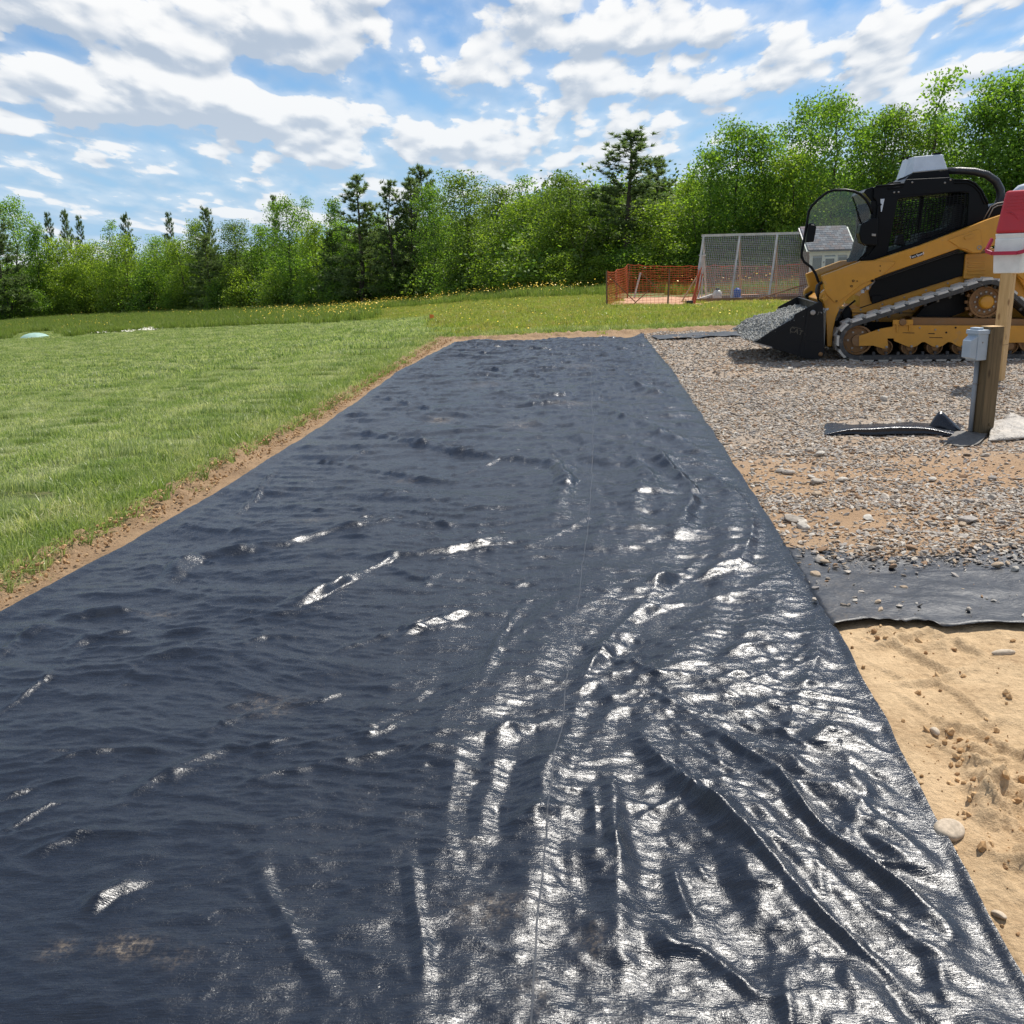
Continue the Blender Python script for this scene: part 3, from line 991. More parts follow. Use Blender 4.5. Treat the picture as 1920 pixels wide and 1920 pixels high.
# creases and folds: (polyline in the photo, height, half-width, skew)
FOLDS = [
    ([(1290, 1352), (1316, 1371), (1447, 1473), (1559, 1600), (1690, 1689), (1830, 1800)], .036, .024),
    ([(1190, 1392), (1208, 1412), (1316, 1525), (1419, 1623), (1531, 1736), (1690, 1876), (1750, 1930)], .040, .026),
    ([(1198, 1806), (1315, 1812), (1409, 1886), (1500, 1915)], .022, .022),
    ([(1360, 1465), (1420, 1540), (1500, 1610), (1560, 1640)], .020, .04),
    ([(1330, 1560), (1400, 1660), (1470, 1760)], .016, .04),
    ([(1075, 1375), (1028, 1450), (1010, 1560), (985, 1700), (950, 1900)], .030, .060),
    ([(1150, 1440), (1150, 1560), (1165, 1700), (1162, 1915)], .034, .045),
    ([(1010, 1330), (945, 1400), (920, 1500), (900, 1620)], .020, .05),
    ([(760, 1600), (790, 1750), (800, 1915)], .012, .04),
    ([(475, 1620), (520, 1710), (570, 1810), (650, 1915)], .014, .035),
    ([(150, 1725), (210, 1695), (290, 1655)], .024, .030),
    ([(285, 1122), (340, 1075), (370, 1050), (470, 1040), (560, 1022)], .040, .045),
    ([(500, 1040), (600, 1010), (640, 1000), (748, 983)], .032, .05),
    ([(480, 1172), (560, 1143), (620, 1118), (700, 1078)], .034, .045),
    ([(650, 1058), (760, 1050), (840, 1042), (960, 1014)], .034, .05),
    ([(100, 1168), (180, 1160), (280, 1158)], .030, .035),
    ([(-40, 1262), (40, 1210), (100, 1172)], .030, .035),
    ([(110, 1235), (165, 1213), (262, 1193)], .024, .03),
    ([(650, 1100), (700, 1076), (745, 1052)], .02, .03),
    ([(740, 1212), (800, 1186), (885, 1158)], .020, .035),
    ([(680, 1410), (700, 1372), (790, 1335)], .016, .03),
    ([(790, 1120), (815, 1090), (830, 1080)], .016, .03),
    ([(760, 1340), (800, 1310), (850, 1290)], .012, .03),
    ([(1030, 1010), (1062, 915), (1055, 880), (1010, 868), (860, 852), (700, 818), (640, 800)], .050, .08),
    ([(870, 915), (740, 893), (640, 875), (560, 868)], .030, .07),
    ([(1165, 715), (1230, 742), (1290, 762)], .045, .09),
    ([(1110, 760), (1200, 800), (1300, 850), (1350, 880)], .035, .09),
    ([(1140, 830), (1230, 860), (1300, 925), (1280, 1000), (1230, 1060)], .040, .07),
    ([(1180, 850), (1205, 900), (1190, 950)], .030, .06),
    ([(1300, 1090), (1380, 1065), (1430, 1075)], .030, .05),
    ([(1180, 1120), (1280, 1080), (1330, 1040)], .030, .05),
    ([(1150, 1170), (1210, 1150), (1330, 1120)], .026, .05),
    ([(1080, 1290), (1120, 1240), (1200, 1180)], .026, .05),
    ([(1340, 1250), (1430, 1225), (1500, 1215)], .024, .04),
    ([(1180, 1300), (1260, 1270), (1400, 1260)], .02, .05),
    ([(900, 1310), (940, 1200), (1010, 1110)], .012, .05),
    ([(860, 690), (950, 700), (1040, 712)], .040, .13),
    ([(850, 660), (950, 652), (1060, 650)], .030, .12),
    ([(700, 745), (800, 770), (900, 790)], .03, .10),
    ([(1100, 700), (1160, 690), (1200, 695)], .03, .09),
    ([(900, 745), (1000, 755), (1070, 775)], .025, .1),
    ([(520, 985), (450, 1000), (420, 1010)], .018, .04),
    ([(430, 990), (475, 945), (520, 880)], .020, .05),
    ([(1500, 1420), (1560, 1390), (1640, 1400)], .022, .05),
    ([(1560, 1480), (1640, 1490), (1690, 1510)], .018, .04),
    ([(1600, 1580), (1680, 1620), (1770, 1660)], .016, .04),
]
r2 = np.random.default_rng(21)
for i_f, (p_f, h_f, w_f) in enumerate(FOLDS):
    if sum(q[0] for q in p_f) / len(p_f) < 960 and p_f[0][1] < 1750:
        FOLDS[i_f] = (p_f, h_f * 1.25, h_f * 1.25 * (1.42 if p_f[0][1] < 1300 else 1.85), True)
for _ in range(110):                                   # small chance creases, mostly across the strip
    qx, qy = r2.uniform(0, 1500), r2.uniform(690, 1620)
    ln = r2.uniform(60, 220) * (qy / 1100)
    an = math.radians(r2.normal(-16, 16) if qx < 1050 else r2.normal(-8, 30))
    cv = r2.normal(0, .25)
    FOLDS.append(([(qx + ln * k, qy + ln * k * math.tan(an) * (.55) + cv * ln * k * k) for k in (-.5, -.2, .1, .5)], r2.uniform(.006, .015), r2.uniform(.016, .032)))
for _ in range(60):                                    # crumples near the right edge and in the lower right
    qx, qy = r2.uniform(1080, 1800), r2.uniform(1250, 1900)
    ln = r2.uniform(40, 150)
    an = math.radians(r2.normal(38, 40))
    FOLDS.append(([(qx + ln * k * math.cos(an), qy + ln * k * math.sin(an)) for k in (-.5, 0, .5)], r2.uniform(.004, .012), r2.uniform(.014, .035)))

H = np.zeros_like(X)
ycol = ty
for pts, hh, ww, *fl_ in FOLDS:
    flat_ = bool(fl_)
    q = pl(pts)
    y0, y1 = q[:, 1].min() - 3 * ww, q[:, 1].max() + 3 * ww
    i0, i1 = np.searchsorted(ycol, y0), np.searchsorted(ycol, y1)
    if i1 - i0 < 1:
        continue
    xs_, ys_ = X[i0:i1], Y[i0:i1]
    xs_ = xs_ + 0.35 * ww * perlin(xs_ * 6, ys_ * 6, 60)
    ys_ = ys_ + 0.35 * ww * perlin(xs_ * 6, ys_ * 6, 61)
    best = np.full(xs_.shape, 1e9)
    tt = np.zeros(xs_.shape)
    seg = np.linalg.norm(np.diff(q, axis=0), axis=1)
    cum, tot = np.concatenate([[0], np.cumsum(seg)]), seg.sum()
    for k in range(len(q) - 1):
        ax, ay = q[k]
        dx, dy = q[k + 1] - q[k]
        L2 = dx * dx + dy * dy
        u = np.clip(((xs_ - ax) * dx + (ys_ - ay) * dy) / L2, 0, 1)
        dd = np.hypot(xs_ - ax - u * dx, ys_ - ay - u * dy)
        mk = dd < best
        best = np.where(mk, dd, best)
        tt = np.where(mk, (cum[k] + u * seg[k]) / tot, tt)
    tp = np.clip(np.sin(np.pi * np.clip(tt, 0.02, 0.98)) * 1.25, 0, 1)
    e = best / (ww * (0.8 + 0.3 * perlin(xs_ * 3, ys_ * 3, 62)))
    tp = tp * (0.78 + 0.5 * perlin(xs_ * 4.5, ys_ * 4.5, 77))
    H[i0:i1] += hh * tp * (np.where(flat_, np.maximum(1 - np.sqrt(e * e + 0.05) / 1.1, 0) * (0.85 + 0.4 * perlin(xs_ * 9, ys_ * 9, 78)), np.exp(-np.abs(e) ** 1.6)))

S = np.repeat(sv[None, :], len(ty), 0)
# ripples that lie across, stronger on the left and the far part; crumpling on the near right
wx = X + 0.10 * perlin(X * 1.3, Y * 1.3, 63)
wy = Y + 0.35 * X * 0.35 + 0.10 * perlin(X * 1.3, Y * 1.3, 64)
rip = fbm(wx * 1.1, wy * 3.6, 5, 65, 0.60)
right_near = sstep(0.52, 0.75, S) * sstep(4.6, 2.6, Y)
H += 0.0125 * rip * (1 - 0.55 * right_near) * np.clip(0.30 + Y / 6.3, .5, 2.9)
rid = 1 - np.abs(fbm(wx * 1.6 + 3, wy * 4.2, 3, 66, 0.5))
H += 0.007 * np.maximum(rid, 0) ** 4 * (0.6 + 0.6 * perlin(X * .8, Y * .8, 67))
H += 0.0045 * np.maximum(1 - 1.7 * np.abs(fbm(wx * 1.5 + 7, wy * 5.5, 2, 76)), 0) ** 1.5 * np.clip(Y / 6, .5, 2.4)
# long thin ripples: a fan that spreads towards the eye on the right, then lines that sweep up to the far right edge
ap = on(1125, 1300, z_pad)
fx_, fy_ = X - ap.x, ap.y + 0.15 - Y
rad = np.hypot(fx_, fy_)
th = np.arctan2(fx_, np.maximum(fy_, 0.02)) + 0.10 * perlin(X * 1.6, Y * 1.6, 90)
fan = fbm(th * 4.2, rad * 0.9, 4, 91, 0.6)
fanr = np.maximum(1 - 1.9 * np.abs(fbm(th * 3.0 + 9, rad * 0.7, 3, 92, 0.55)), 0) ** 1.6
fan_w = sstep(-0.02, 0.30, fy_) * sstep(-0.55, -0.20, fx_ + 0.12 * (1 - rad)) * sstep(0.05, 0.5, rad)
H += fan_w * np.clip(rad, .25, 1.2) * (0.014 * fan + 0.016 * fanr) * sstep(-0.05, 0.25, fx_)
# flow lines: long soft ripples that run the length of the sheet, bowed to the right in the middle
gp_ = pl([(930, 1915), (945, 1600), (985, 1420), (1060, 1270), (1160, 1170), (1250, 1075), (1300, 985), (1296, 925), (1240, 880), (1165, 850), (1090, 826), (1010, 790), (960, 740)])
o_ = np.argsort(gp_[:, 1])
yy_ = np.linspace(0.5, Y_FAR + 1, 400)
gg_ = np.interp(yy_, gp_[o_, 1], gp_[o_, 0])
kern = np.hanning(31)
gg_ = np.convolve(np.pad(gg_, 15, 'edge'), kern / kern.sum(), 'valid')
G = np.interp(Y, yy_, gg_)
vv = X - G + 0.05 * perlin(X * 1.1, Y * 0.9, 93)
flow1 = fbm(vv * 3.0, Y * 0.42, 3, 94, 0.5)
flow2 = np.maximum(1 - 1.9 * np.abs(fbm(vv * 2.3 + 5, Y * 0.36, 2, 95, 0.5)), 0) ** 1.5
fl_w = sstep(-0.75, -0.25, vv) * sstep(1.5, 0.8, vv) * (0.35 + 0.65 * sstep(9.0, 5.0, Y)) * (1 - 0.75 * sstep(0.1, 0.5, fx_) * sstep(0.0, 0.4, fy_))
H += fl_w * (0.013 * flow1 + 0.016 * flow2) * np.clip(0.55 + Y / 7.0, .6, 1.4)
# short cross puckers that ride on them nearer the right edge
pk = np.maximum(1 - 1.8 * np.abs(fbm((X + 0.5 * Y) * 1.3, (Y - 0.35 * X) * 5.0, 3, 97, 0.5)), 0) ** 1.5
H += 0.008 * pk * sstep(0.66, 0.85, S) * sstep(6.0, 4.0, Y) * sstep(2.2, 2.8, Y)
# fine lengthwise tension lines beside the seam
tl = fbm(X * 9.0, Y * 0.35, 3, 96, 0.6)
H += 0.0028 * tl * sstep(0.40, 0.60, S) * sstep(0.95, 0.80, S) * np.clip(Y / 5, .4, 1.6)
H += right_near * (0.0090 * fbm(X * 3.2, Y * 3.2, 4, 68, 0.55) + 0.003 * np.maximum(1 - np.abs(fbm(X * 7, Y * 7, 3, 69)), 0) ** 3)
H += 0.0022 * fbm(wx * 6, wy * 17, 3, 70, 0.6) * (0.7 + 0.8 * perlin(X * .9, Y * .9, 74))
H += 0.0034 * np.maximum(1 - 1.6 * np.abs(fbm(wx * 3.4, wy * 9.5, 3, 75)), 0) ** 2.4 * np.clip(0.6 + Y / 10, .6, 1.6)
# broad swells of the soil underneath
H += 0.018 * perlin(X * 0.7, Y * 0.7, 71) * sstep(0, .12, S) * sstep(1, .88, S)
# the edges lie flatter; the left one turns up against the verge
eg = np.minimum(S, 1 - S)
H = H * (0.25 + 0.75 * sstep(0, 0.05, eg))
H += 0.020 * sstep(0.022, 0.0, S) * (0.6 + 0.6 * perlin(Y * 1.1, Y * 0, 72))
H += 0.012 * np.exp(-((1 - S) / 0.006) ** 2) * (0.4 + 0.8 * np.maximum(perlin(Y * 2.2, Y * 0, 73), 0))
H += 0.05 * sstep(.93, 1, S) * sstep(Y_FAR - .25, Y_FAR, Y)            # far right corner lifts
H = H - H.min() * 0.0
Z = z_pad(X, Y) + 0.016 + np.maximum(H, -0.014)
# the far hem shows its thickness
nr, nc = X.shape
idx = np.arange(nr * nc).reshape(nr, nc)
quads = np.stack([idx[:-1, :-1], idx[:-1, 1:], idx[1:, 1:], idx[1:, :-1]], -1).reshape(-1, 4)
M_FABRIC = fabric_material('woven_fabric', 0.35, True)
fab = tag(link('ground_fabric', np_mesh('ground_fabric', np.stack([X, Y, Z], -1).reshape(-1, 3), quads, M_FABRIC, True)),
          'long glossy black woven fabric strip laid over the bare soil, wrinkled and glinting', 'ground fabric')
# woven-in seam line that runs the length of the sheet, and folded hems at both edges
def strip_line(name, s0, wd, lift, mat):
    j = np.clip(int(s0 * (NC - 1)), 1, NC - 2)
    dx = np.gradient(X[:, j])
    V = np.concatenate([np.stack([X[:, j] - wd / 2, Y[:, j], Z[:, j] + lift], -1), np.stack([X[:, j] + wd / 2, Y[:, j], Z[:, j] + lift], -1)])
    n = len(ty)
    i = np.arange(n - 1)
    F = np.stack([i, i + n, i + n + 1, i + 1], -1)
    return link(name, np_mesh(name, V, F, mat, True), fab)


strip_line('seam', 0.712, 0.0042, 0.0012, principled('seam_thread', (0.03, 0.034, 0.042), 0.35))

# ------------------------------------------------------------------ second sheet, mostly under the gravel; only its near edge lies bare
near2 = HEM
far2 = 2.2
gxs = np.linspace(near2[0, 0] - 0.35, near2[-1, 0] + 1.2, 260)
gts = np.concatenate([np.linspace(0, .12, 14), np.linspace(.125, 1, 120)])
X2 = np.repeat(gxs[None, :], len(gts), 0)
yn = np.interp(gxs, near2[:, 0], near2[:, 1])
Y2 = yn[None, :] + gts[:, None] * far2
h2 = 0.010 + 0.005 * fbm(X2 * 1.2, Y2 * 2.2, 4, 80) + 0.004 * np.maximum(1 - np.abs(fbm(X2 * 1.9, Y2 * 3.2, 3, 81)), 0) ** 3 + 0.008 * sstep(.04, 0, gts)[:, None] * (0.5 + perlin(X2 * 1.6, X2 * 0, 82))
h2 = h2 - 0.10 * sstep(.40, .78, gts[:, None] + 0.22 * perlin(X2 * 1.3, Y2 * 1.3, 83))
Z2 = np.maximum(z_soil(X2, Y2), z_bare(X2, Y2) * (Y2 < 3.72) - 1 * (Y2 >= 3.72)) + 0.012 + h2
Z2 = np.where(X2 < along(R_EDGE, Y2) - 0.0, np.minimum(Z2, z_pad(X2, Y2) - 0.006), Z2)
n2, k2 = X2.shape
idx = np.arange(n2 * k2).reshape(n2, k2)
quads = np.stack([idx[:-1, :-1], idx[:-1, 1:], idx[1:, 1:], idx[1:, :-1]], -1).reshape(-1, 4)
M_FABRIC2 = fabric_material('dusty_fabric', 0.9, False, 0.40)
f2 = tag(link('ground_fabric', np_mesh('ground_fabric', np.stack([X2, Y2, Z2], -1).reshape(-1, 3), quads, M_FABRIC2, True)),
         'dusty black fabric half buried under the gravel with its wavy near edge bare', 'ground fabric')
sol = f2.modifiers.new('thick', 'SOLIDIFY')
sol.thickness = 0.0015

# the sliver of fabric bare beyond the gravel's far edge
a_, b_ = on(1222, 633), on(1420, 622)
mb_v = []
n3 = 60
for i in range(n3):
    u = i / (n3 - 1)
    q = a_.lerp(b_, u)
    for v in (0, .35, .7, 1.0):
        yy_ = q.y - 0.75 + v * 0.85
        mb_v.append((q.x, yy_, float(z_soil(q.x, yy_)) + 0.025 + 0.02 * float(perlin(q.x * 3, yy_ * 3, 85))))
F3 = [(i * 4 + k, i * 4 + 4 + k, i * 4 + 5 + k, i * 4 + 1 + k) for i in range(n3 - 1) for k in range(3)]
tag(link('ground_fabric', np_mesh('ground_fabric', mb_v, F3, M_FABRIC2, True)), 'bare sliver of black fabric between the far soil verge and the gravel', 'ground fabric')
# ------------------------------------------------------------------ trees
def leaf_mat(name, dark, light, transl=0.5, tint=(1.6, 1.6, 0.55)):
    m, t, out = new_mat(name)
    r = t.node('ShaderNodeAttribute', attribute_name='rnd').outputs['Fac']
    oi = t.node('ShaderNodeObjectInfo').outputs['Random']
    p = t.node('ShaderNodeNewGeometry').outputs['Position']
    f = t.m('ADD', t.m('MULTIPLY', r, 0.55), t.m('ADD', t.m('MULTIPLY', oi, 0.25), t.m('MULTIPLY', t.noise(p, 0.8, 3, 0.5), 0.35)))
    c = t.mix(t.ramp(f, 0.2, 0.95), dark, light)
    a = t.node('ShaderNodeBsdfPrincipled')
    t.put(a.inputs['Base Color'], c)
    a.inputs['Roughness'].default_value = 0.5
    a.inputs['Specular IOR Level'].default_value = 0.35
    b = t.node('ShaderNodeBsdfTranslucent')
    t.put(b.inputs['Color'], t.mix(1.0, c, tint, 'MULTIPLY'))
    ms = t.node('ShaderNodeMixShader')
    ms.inputs[0].default_value = transl
    t.l.new(a.outputs[0], ms.inputs[1])
    t.l.new(b.outputs[0], ms.inputs[2])
    t.l.new(ms.outputs[0], out.inputs[0])
    return m


M_LEAF = leaf_mat('fresh_leaf', (0.068, 0.148, 0.024), (0.215, 0.345, 0.068), 0.55)
M_LEAF_Y = leaf_mat('yellow_green_leaf', (0.098, 0.172, 0.024), (0.285, 0.385, 0.068), 0.55)
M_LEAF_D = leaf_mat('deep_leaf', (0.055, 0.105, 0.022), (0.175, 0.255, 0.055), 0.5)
M_NEEDLE = leaf_mat('pine_needle', (0.070, 0.115, 0.045), (0.190, 0.255, 0.095), 0.42, (1.3, 1.35, 0.8))
M_BARK = principled('bark', (0.085, 0.065, 0.05), 0.9, var=0.3, bump=0.02, bscale=18)


def leaf_quads(c, n_each, spread, size, r, flat=0.7):
    n = len(c) * n_each
    P = np.repeat(c, n_each, 0) + np.clip(r.normal(0, 1, (n, 3)), -1.5, 1.5) * np.array([spread, spread, spread * flat])
    nv = r.normal(0, 1, (n, 3)) + np.array([0, 0, 0.55])
    nv /= np.linalg.norm(nv, axis=1, keepdims=True)
    a = np.cross(nv, r.normal(0, 1, (n, 3)))
    a /= np.maximum(np.linalg.norm(a, axis=1, keepdims=True), 1e-6)
    b_ = np.cross(nv, a)
    s = (size * r.uniform(.6, 1.15, n))[:, None]
    a, b_ = a * s, b_ * s * 0.62
    V = np.stack([P - a, P - a * .1 - b_, P + a, P - a * .1 + b_], 1).reshape(-1, 3)
    F = np.arange(n * 4).reshape(n, 4)
    return V, F, np.repeat(r.random(n), 4)


def broadleaf(h, wd, seed, n_leaf, size, mat, low=0.08, top=0.45, airy=1.0):
    """returns (trunk mesh, crown mesh); crown reaches down to low*h and is widest at top*h"""
    r = np.random.default_rng(seed)
    mb = MB()
    pts = [Vector((0, 0, -0.1))]
    lean = r.normal(0, .03, 2)
    for k in range(1, 9):
        pts.append(Vector((lean[0] * h * k / 8 + r.normal(0, .012) * h, lean[1] * h * k / 8 + r.normal(0, .012) * h, h * 0.93 * k / 8)))
    rad = [0.013 * h * (1 - 0.9 * k / 8) + .006 for k in range(9)]
    mb.tube(pts, rad, 6)
    def env(tt):
        if tt < top:
            return wd / 2 * (0.62 + 0.38 * math.sin(math.pi / 2 * max(tt - low, 0) / (top - low)))
        return wd / 2 * math.sqrt(max(1 - ((tt - top) / (1.02 - top)) ** 2, 0.0)) * (1 - .18 * (tt - top))
    C = []
    n_l = int(34 * airy)
    for k in range(n_l):
        tt = low + (0.98 - low) * ((k + r.uniform(.1, .9)) / n_l) ** 0.9
        zz = tt * h
        az = k * 2.4 + r.normal(0, .4)
        R = env(tt) * r.uniform(.65, 1.12)
        z0 = max(zz - R * r.uniform(.35, .8), 0.05 * h)
        i = min(int(z0 / (h * .93) * 8), 7)
        u = z0 / (h * .93) * 8 - i
        st = pts[i].lerp(pts[i + 1], u)
        en = Vector((st.x + math.cos(az) * R, st.y + math.sin(az) * R, zz))
        md = st.lerp(en, .5) + Vector((0, 0, -.10 * R)) + Vector(r.normal(0, .05, 3)) * R
        mb.tube([st, md, en], [.010 * h * .5 * (1 - tt) + .012, .009, .004], 4)
        m_ = 3 + int(R * 1.6)
        for j in range(m_):
            v = .30 + .72 * (j + r.uniform(0, 1)) / m_
            q = st.lerp(md, min(v * 2, 1)) if v < .5 else md.lerp(en, v * 2 - 1)
            C.append(np.array(q) + r.normal(0, .16 * R + .05, 3) * np.array([1, 1, .7]))
    for k in range(6):                                                  # leader tufts make the top uneven
        C.append(np.array([pts[8].x + r.normal(0, .06 * wd), pts[8].y + r.normal(0, .06 * wd), h * r.uniform(.88, .97)]))
    C = np.array(C)
    C = C[C[:, 2] > 0.10]
    V, F, rn = leaf_quads(C, max(6, int(n_leaf / len(C))), 0.26 + 0.02 * wd, size, r)
    V[:, 2] = np.maximum(V[:, 2], 0.03)
    return mb.mesh('trunk', M_BARK, True), np_mesh('crown', V, F, mat, False, {'rnd': rn})


def pine(h, wd, seed, open_=0.0):
    r = np.random.default_rng(seed)
    mb = MB()
    pts = [Vector((r.normal(0, .01) * h, r.normal(0, .01) * h, -0.1 + (h + .1) * k / 7)) for k in range(8)]
    mb.tube(pts, [.017 * h * (1 - .93 * k / 7) + .006 for k in range(8)], 6)
    T, D = [], []
    zz = h * (0.08 + 0.25 * open_)
    while zz < h * .97:
        tt = zz / h
        R0 = wd / 2 * ((1 - tt) ** 0.62) * (0.8 + .4 * r.random()) + .22
        for k in range(r.integers(4, 7)):
            az = r.uniform(0, 2 * math.pi)
            R = R0 * r.uniform(.6, 1.15)
            up = .25 + .45 * tt
            st = np.array([0, 0, zz])
            en = np.array([math.cos(az) * R, math.sin(az) * R, zz + R * up * r.uniform(.5, 1.2)])
            mb.tube([Vector(st), Vector(st * .5 + en * .5 + [0, 0, -.06 * R]), Vector(en)], [.014, .01, .004], 3)
            n_ = max(3, int(R * 7))
            for j in range(n_):
                v = .3 + .7 * (j + r.random()) / n_
                T.append(st * (1 - v) + en * v + r.normal(0, .06, 3))
                D.append((en - st) / R)
        zz += h * .040 * r.uniform(.7, 1.2)
    for k in range(14):
        T.append(np.array([r.normal(0, .05), r.normal(0, .05), h * r.uniform(.9, 1.0)]))
        D.append(np.array([0, 0, 1.0]))
    T, D = np.array(T), np.array(D)
    ne = 20
    n = len(T) * ne
    P = np.repeat(T, ne, 0)
    d = np.repeat(D, ne, 0) * .8 + r.normal(0, .75, (n, 3)) + np.array([0, 0, .35])
    d /= np.linalg.norm(d, axis=1, keepdims=True)
    L = r.uniform(.14, .30, n)[:, None]
    s = np.cross(d, r.normal(0, 1, (n, 3)))
    s /= np.maximum(np.linalg.norm(s, axis=1, keepdims=True), 1e-6)
    s *= 0.024
    V = np.stack([P - s, P + s, P + d * L], 1).reshape(-1, 3)
    F = np.arange(n * 3).reshape(n, 3)
    return mb.mesh('trunk', M_BARK, True), np_mesh('crown', V, F, M_NEEDLE, False, {'rnd': np.repeat(r.random(n), 3)})


PROTO = {
    'tall': [broadleaf(8.5, 4.2, 200 + k, 10500, .078, m_, .14, .55, 1.1) for k, m_ in enumerate((M_LEAF, M_LEAF_D, M_LEAF))],
    'round': [broadleaf(7.0, 5.4, 210 + k, 11500, .084, m_, .05, .42, 1.1) for k, m_ in enumerate((M_LEAF_Y, M_LEAF, M_LEAF_Y))],
    'slim': [broadleaf(7.5, 2.6, 220 + k, 6200, .080, m_, .12, .5, .8) for k, m_ in enumerate((M_LEAF, M_LEAF_Y))],
    'sparse': [broadleaf(9.0, 2.4, 230, 1900, .095, M_LEAF, .25, .55, .55)],
    'bush': [broadleaf(3.4, 3.6, 240 + k, 5600, .072, m_, .03, .40, .8) for k, m_ in enumerate((M_LEAF_Y, M_LEAF, M_LEAF))],
    'pine': [pine(7.5, 3.4, 250), pine(7.5, 2.8, 251), pine(8.5, 4.0, 252, 1.0)],
}
PH = {'tall': 8.5, 'round': 7.0, 'slim': 7.5, 'sparse': 9.0, 'bush': 3.4, 'pine': 7.5}
PW = {'tall': 4.2, 'round': 5.4, 'slim': 2.6, 'sparse': 2.4, 'bush': 3.6, 'pine': 3.0}
DESC = {'tall': ('broadleaf_tree', 'tall leafy green tree'), 'round': ('broadleaf_tree', 'broad bushy yellow-green tree'), 'slim': ('broadleaf_tree', 'slim upright green tree'),
        'sparse': ('sapling', 'thin sparse sapling with scattered leaves'), 'bush': ('bush', 'low leafy bush at the meadow edge'), 'pine': ('pine_tree', 'dark grey-green pine')}
ORD = ['first', 'second', 'third', 'fourth', 'fifth', 'sixth', 'seventh', 'eighth', 'ninth', 'tenth', 'eleventh', 'twelfth', 'thirteenth', 'fourteenth', 'fifteenth', 'sixteenth', 'seventeenth',
       'eighteenth', 'nineteenth', 'twentieth', 'twenty-first', 'twenty-second', 'twenty-third', 'twenty-fourth', 'twenty-fifth', 'twenty-sixth', 'twenty-seventh', 'twenty-eighth', 'twenty-ninth', 'thirtieth']
# (photo x of the stem, photo y of the top, width factor, kind, row)
TREES = [
    (-45, 372, 1.3, 'pine', 0), (18, 392, 1.5, 'pine', 0), (48, 350, 1.0, 'tall', 2), (88, 405, .8, 'slim', 1), (116, 398, .55, 'pine', 3), (148, 395, .5, 'pine', 3), (172, 404, .5, 'pine', 3),
    (130, 432, 1.0, 'round', 1), (190, 440, .9, 'round', 1), (228, 398, .8, 'sparse', 2), (256, 402, .5, 'pine', 3), (245, 428, .9, 'round', 1), (300, 430, .9, 'tall', 1), (336, 398, .55, 'pine', 3),
    (350, 432, .9, 'round', 1), (382, 396, .8, 'slim', 1), (405, 390, .7, 'pine', 2), (398, 440, 1.1, 'pine', 0), (455, 398, 1.0, 'tall', 1), (500, 405, .9, 'slim', 2), (530, 366, .6, 'pine', 3), (552, 352, .85, 'tall', 1),
    (588, 352, .6, 'sparse', 2), (600, 400, .9, 'slim', 1), (640, 352, .7, 'slim', 2), (660, 400, .9, 'round', 1), (684, 328, 1.35, 'pine', 0), (742, 338, 1.1, 'pine', 0), (632, 430, .9, 'pine', 0), (715, 385, .8, 'slim', 2), (800, 312, 1.0, 'pine', 2), (780, 335, .9, 'pine', 1),
    (828, 325, .85, 'tall', 1), (882, 304, 1.05, 'tall', 1), (932, 332, .85, 'tall', 1), (985, 312, .75, 'sparse', 2), (975, 352, .9, 'round', 1), (1030, 332, .8, 'tall', 2), (1082, 302, .85, 'tall', 1),
    (1045, 375, .85, 'round', 1), (1132, 330, .8, 'tall', 2), (1178, 248, 1.5, 'pine', 1), (1228, 300, 1.0, 'pine', 2), (1244, 362, 1.0, 'round', 0), (1290, 312, .7, 'slim', 2), (1322, 252, .9, 'tall', 1),
    (1378, 198, .95, 'tall', 1), (1432, 208, .9, 'tall', 1), (1482, 255, .8, 'round', 1), (1512, 150, .85, 'tall', 2), (1556, 142, .95, 'tall', 1), (1600, 205, .8, 'slim', 2), (1632, 172, .9, 'tall', 1), (1688, 168, .9, 'tall', 1),
    (1738, 98, 1.0, 'sparse', 1), (1752, 175, .8, 'tall', 2), (1800, 160, .9, 'tall', 1), (1846, 105, .95, 'tall', 1), (1892, 92, 1.0, 'tall', 1), (1945, 115, .95, 'tall', 1), (2010, 120, 1.0, 'tall', 1),
    (2090, 110, 1.0, 'tall', 1), (-110, 380, 1.0, 'round', 1), (-180, 380, 1.0, 'tall', 1),
]
BUSHES = [(-60, 520, 1.1), (12, 515, 1.1), (75, 540, .9), (140, 500, 1.0), (60, 560, .7), (222, 520, .9), (282, 500, 1.1), (330, 540, .8), (415, 520, .9), (455, 500, 1.0), (520, 500, 1.0), (585, 510, .9), (640, 520, .9), (745, 500, 1.0),
          (850, 470, 1.0), (985, 460, 1.1), (1060, 470, 1.0), (1120, 480, .9), (1180, 455, 1.0), (1290, 455, .9), (1360, 440, 1.0), (1440, 440, 1.0), (1500, 420, .9), (1560, 410, 1.0), (1620, 400, .9), (1700, 420, 1.0), (1780, 420, 1.0), (1890, 430, 1.0)]


def zt(x, y):
    return float(z_turf(np.array([x]), np.array([y]))[0])


def tree_base(px, row):
    py = float(np.interp(px, *TREE_BASE_PX))
    g = on(px, py, zt)
    push = {0: 0.8, 1: 2.4, 2: 5.0, 3: 9.0}[row]
    d = Vector((g.x, g.y, 0)).normalized()
    q = Vector((g.x, g.y, 0)) + d * push
    q.z = zt(q.x, q.y) - 0.03
    return q


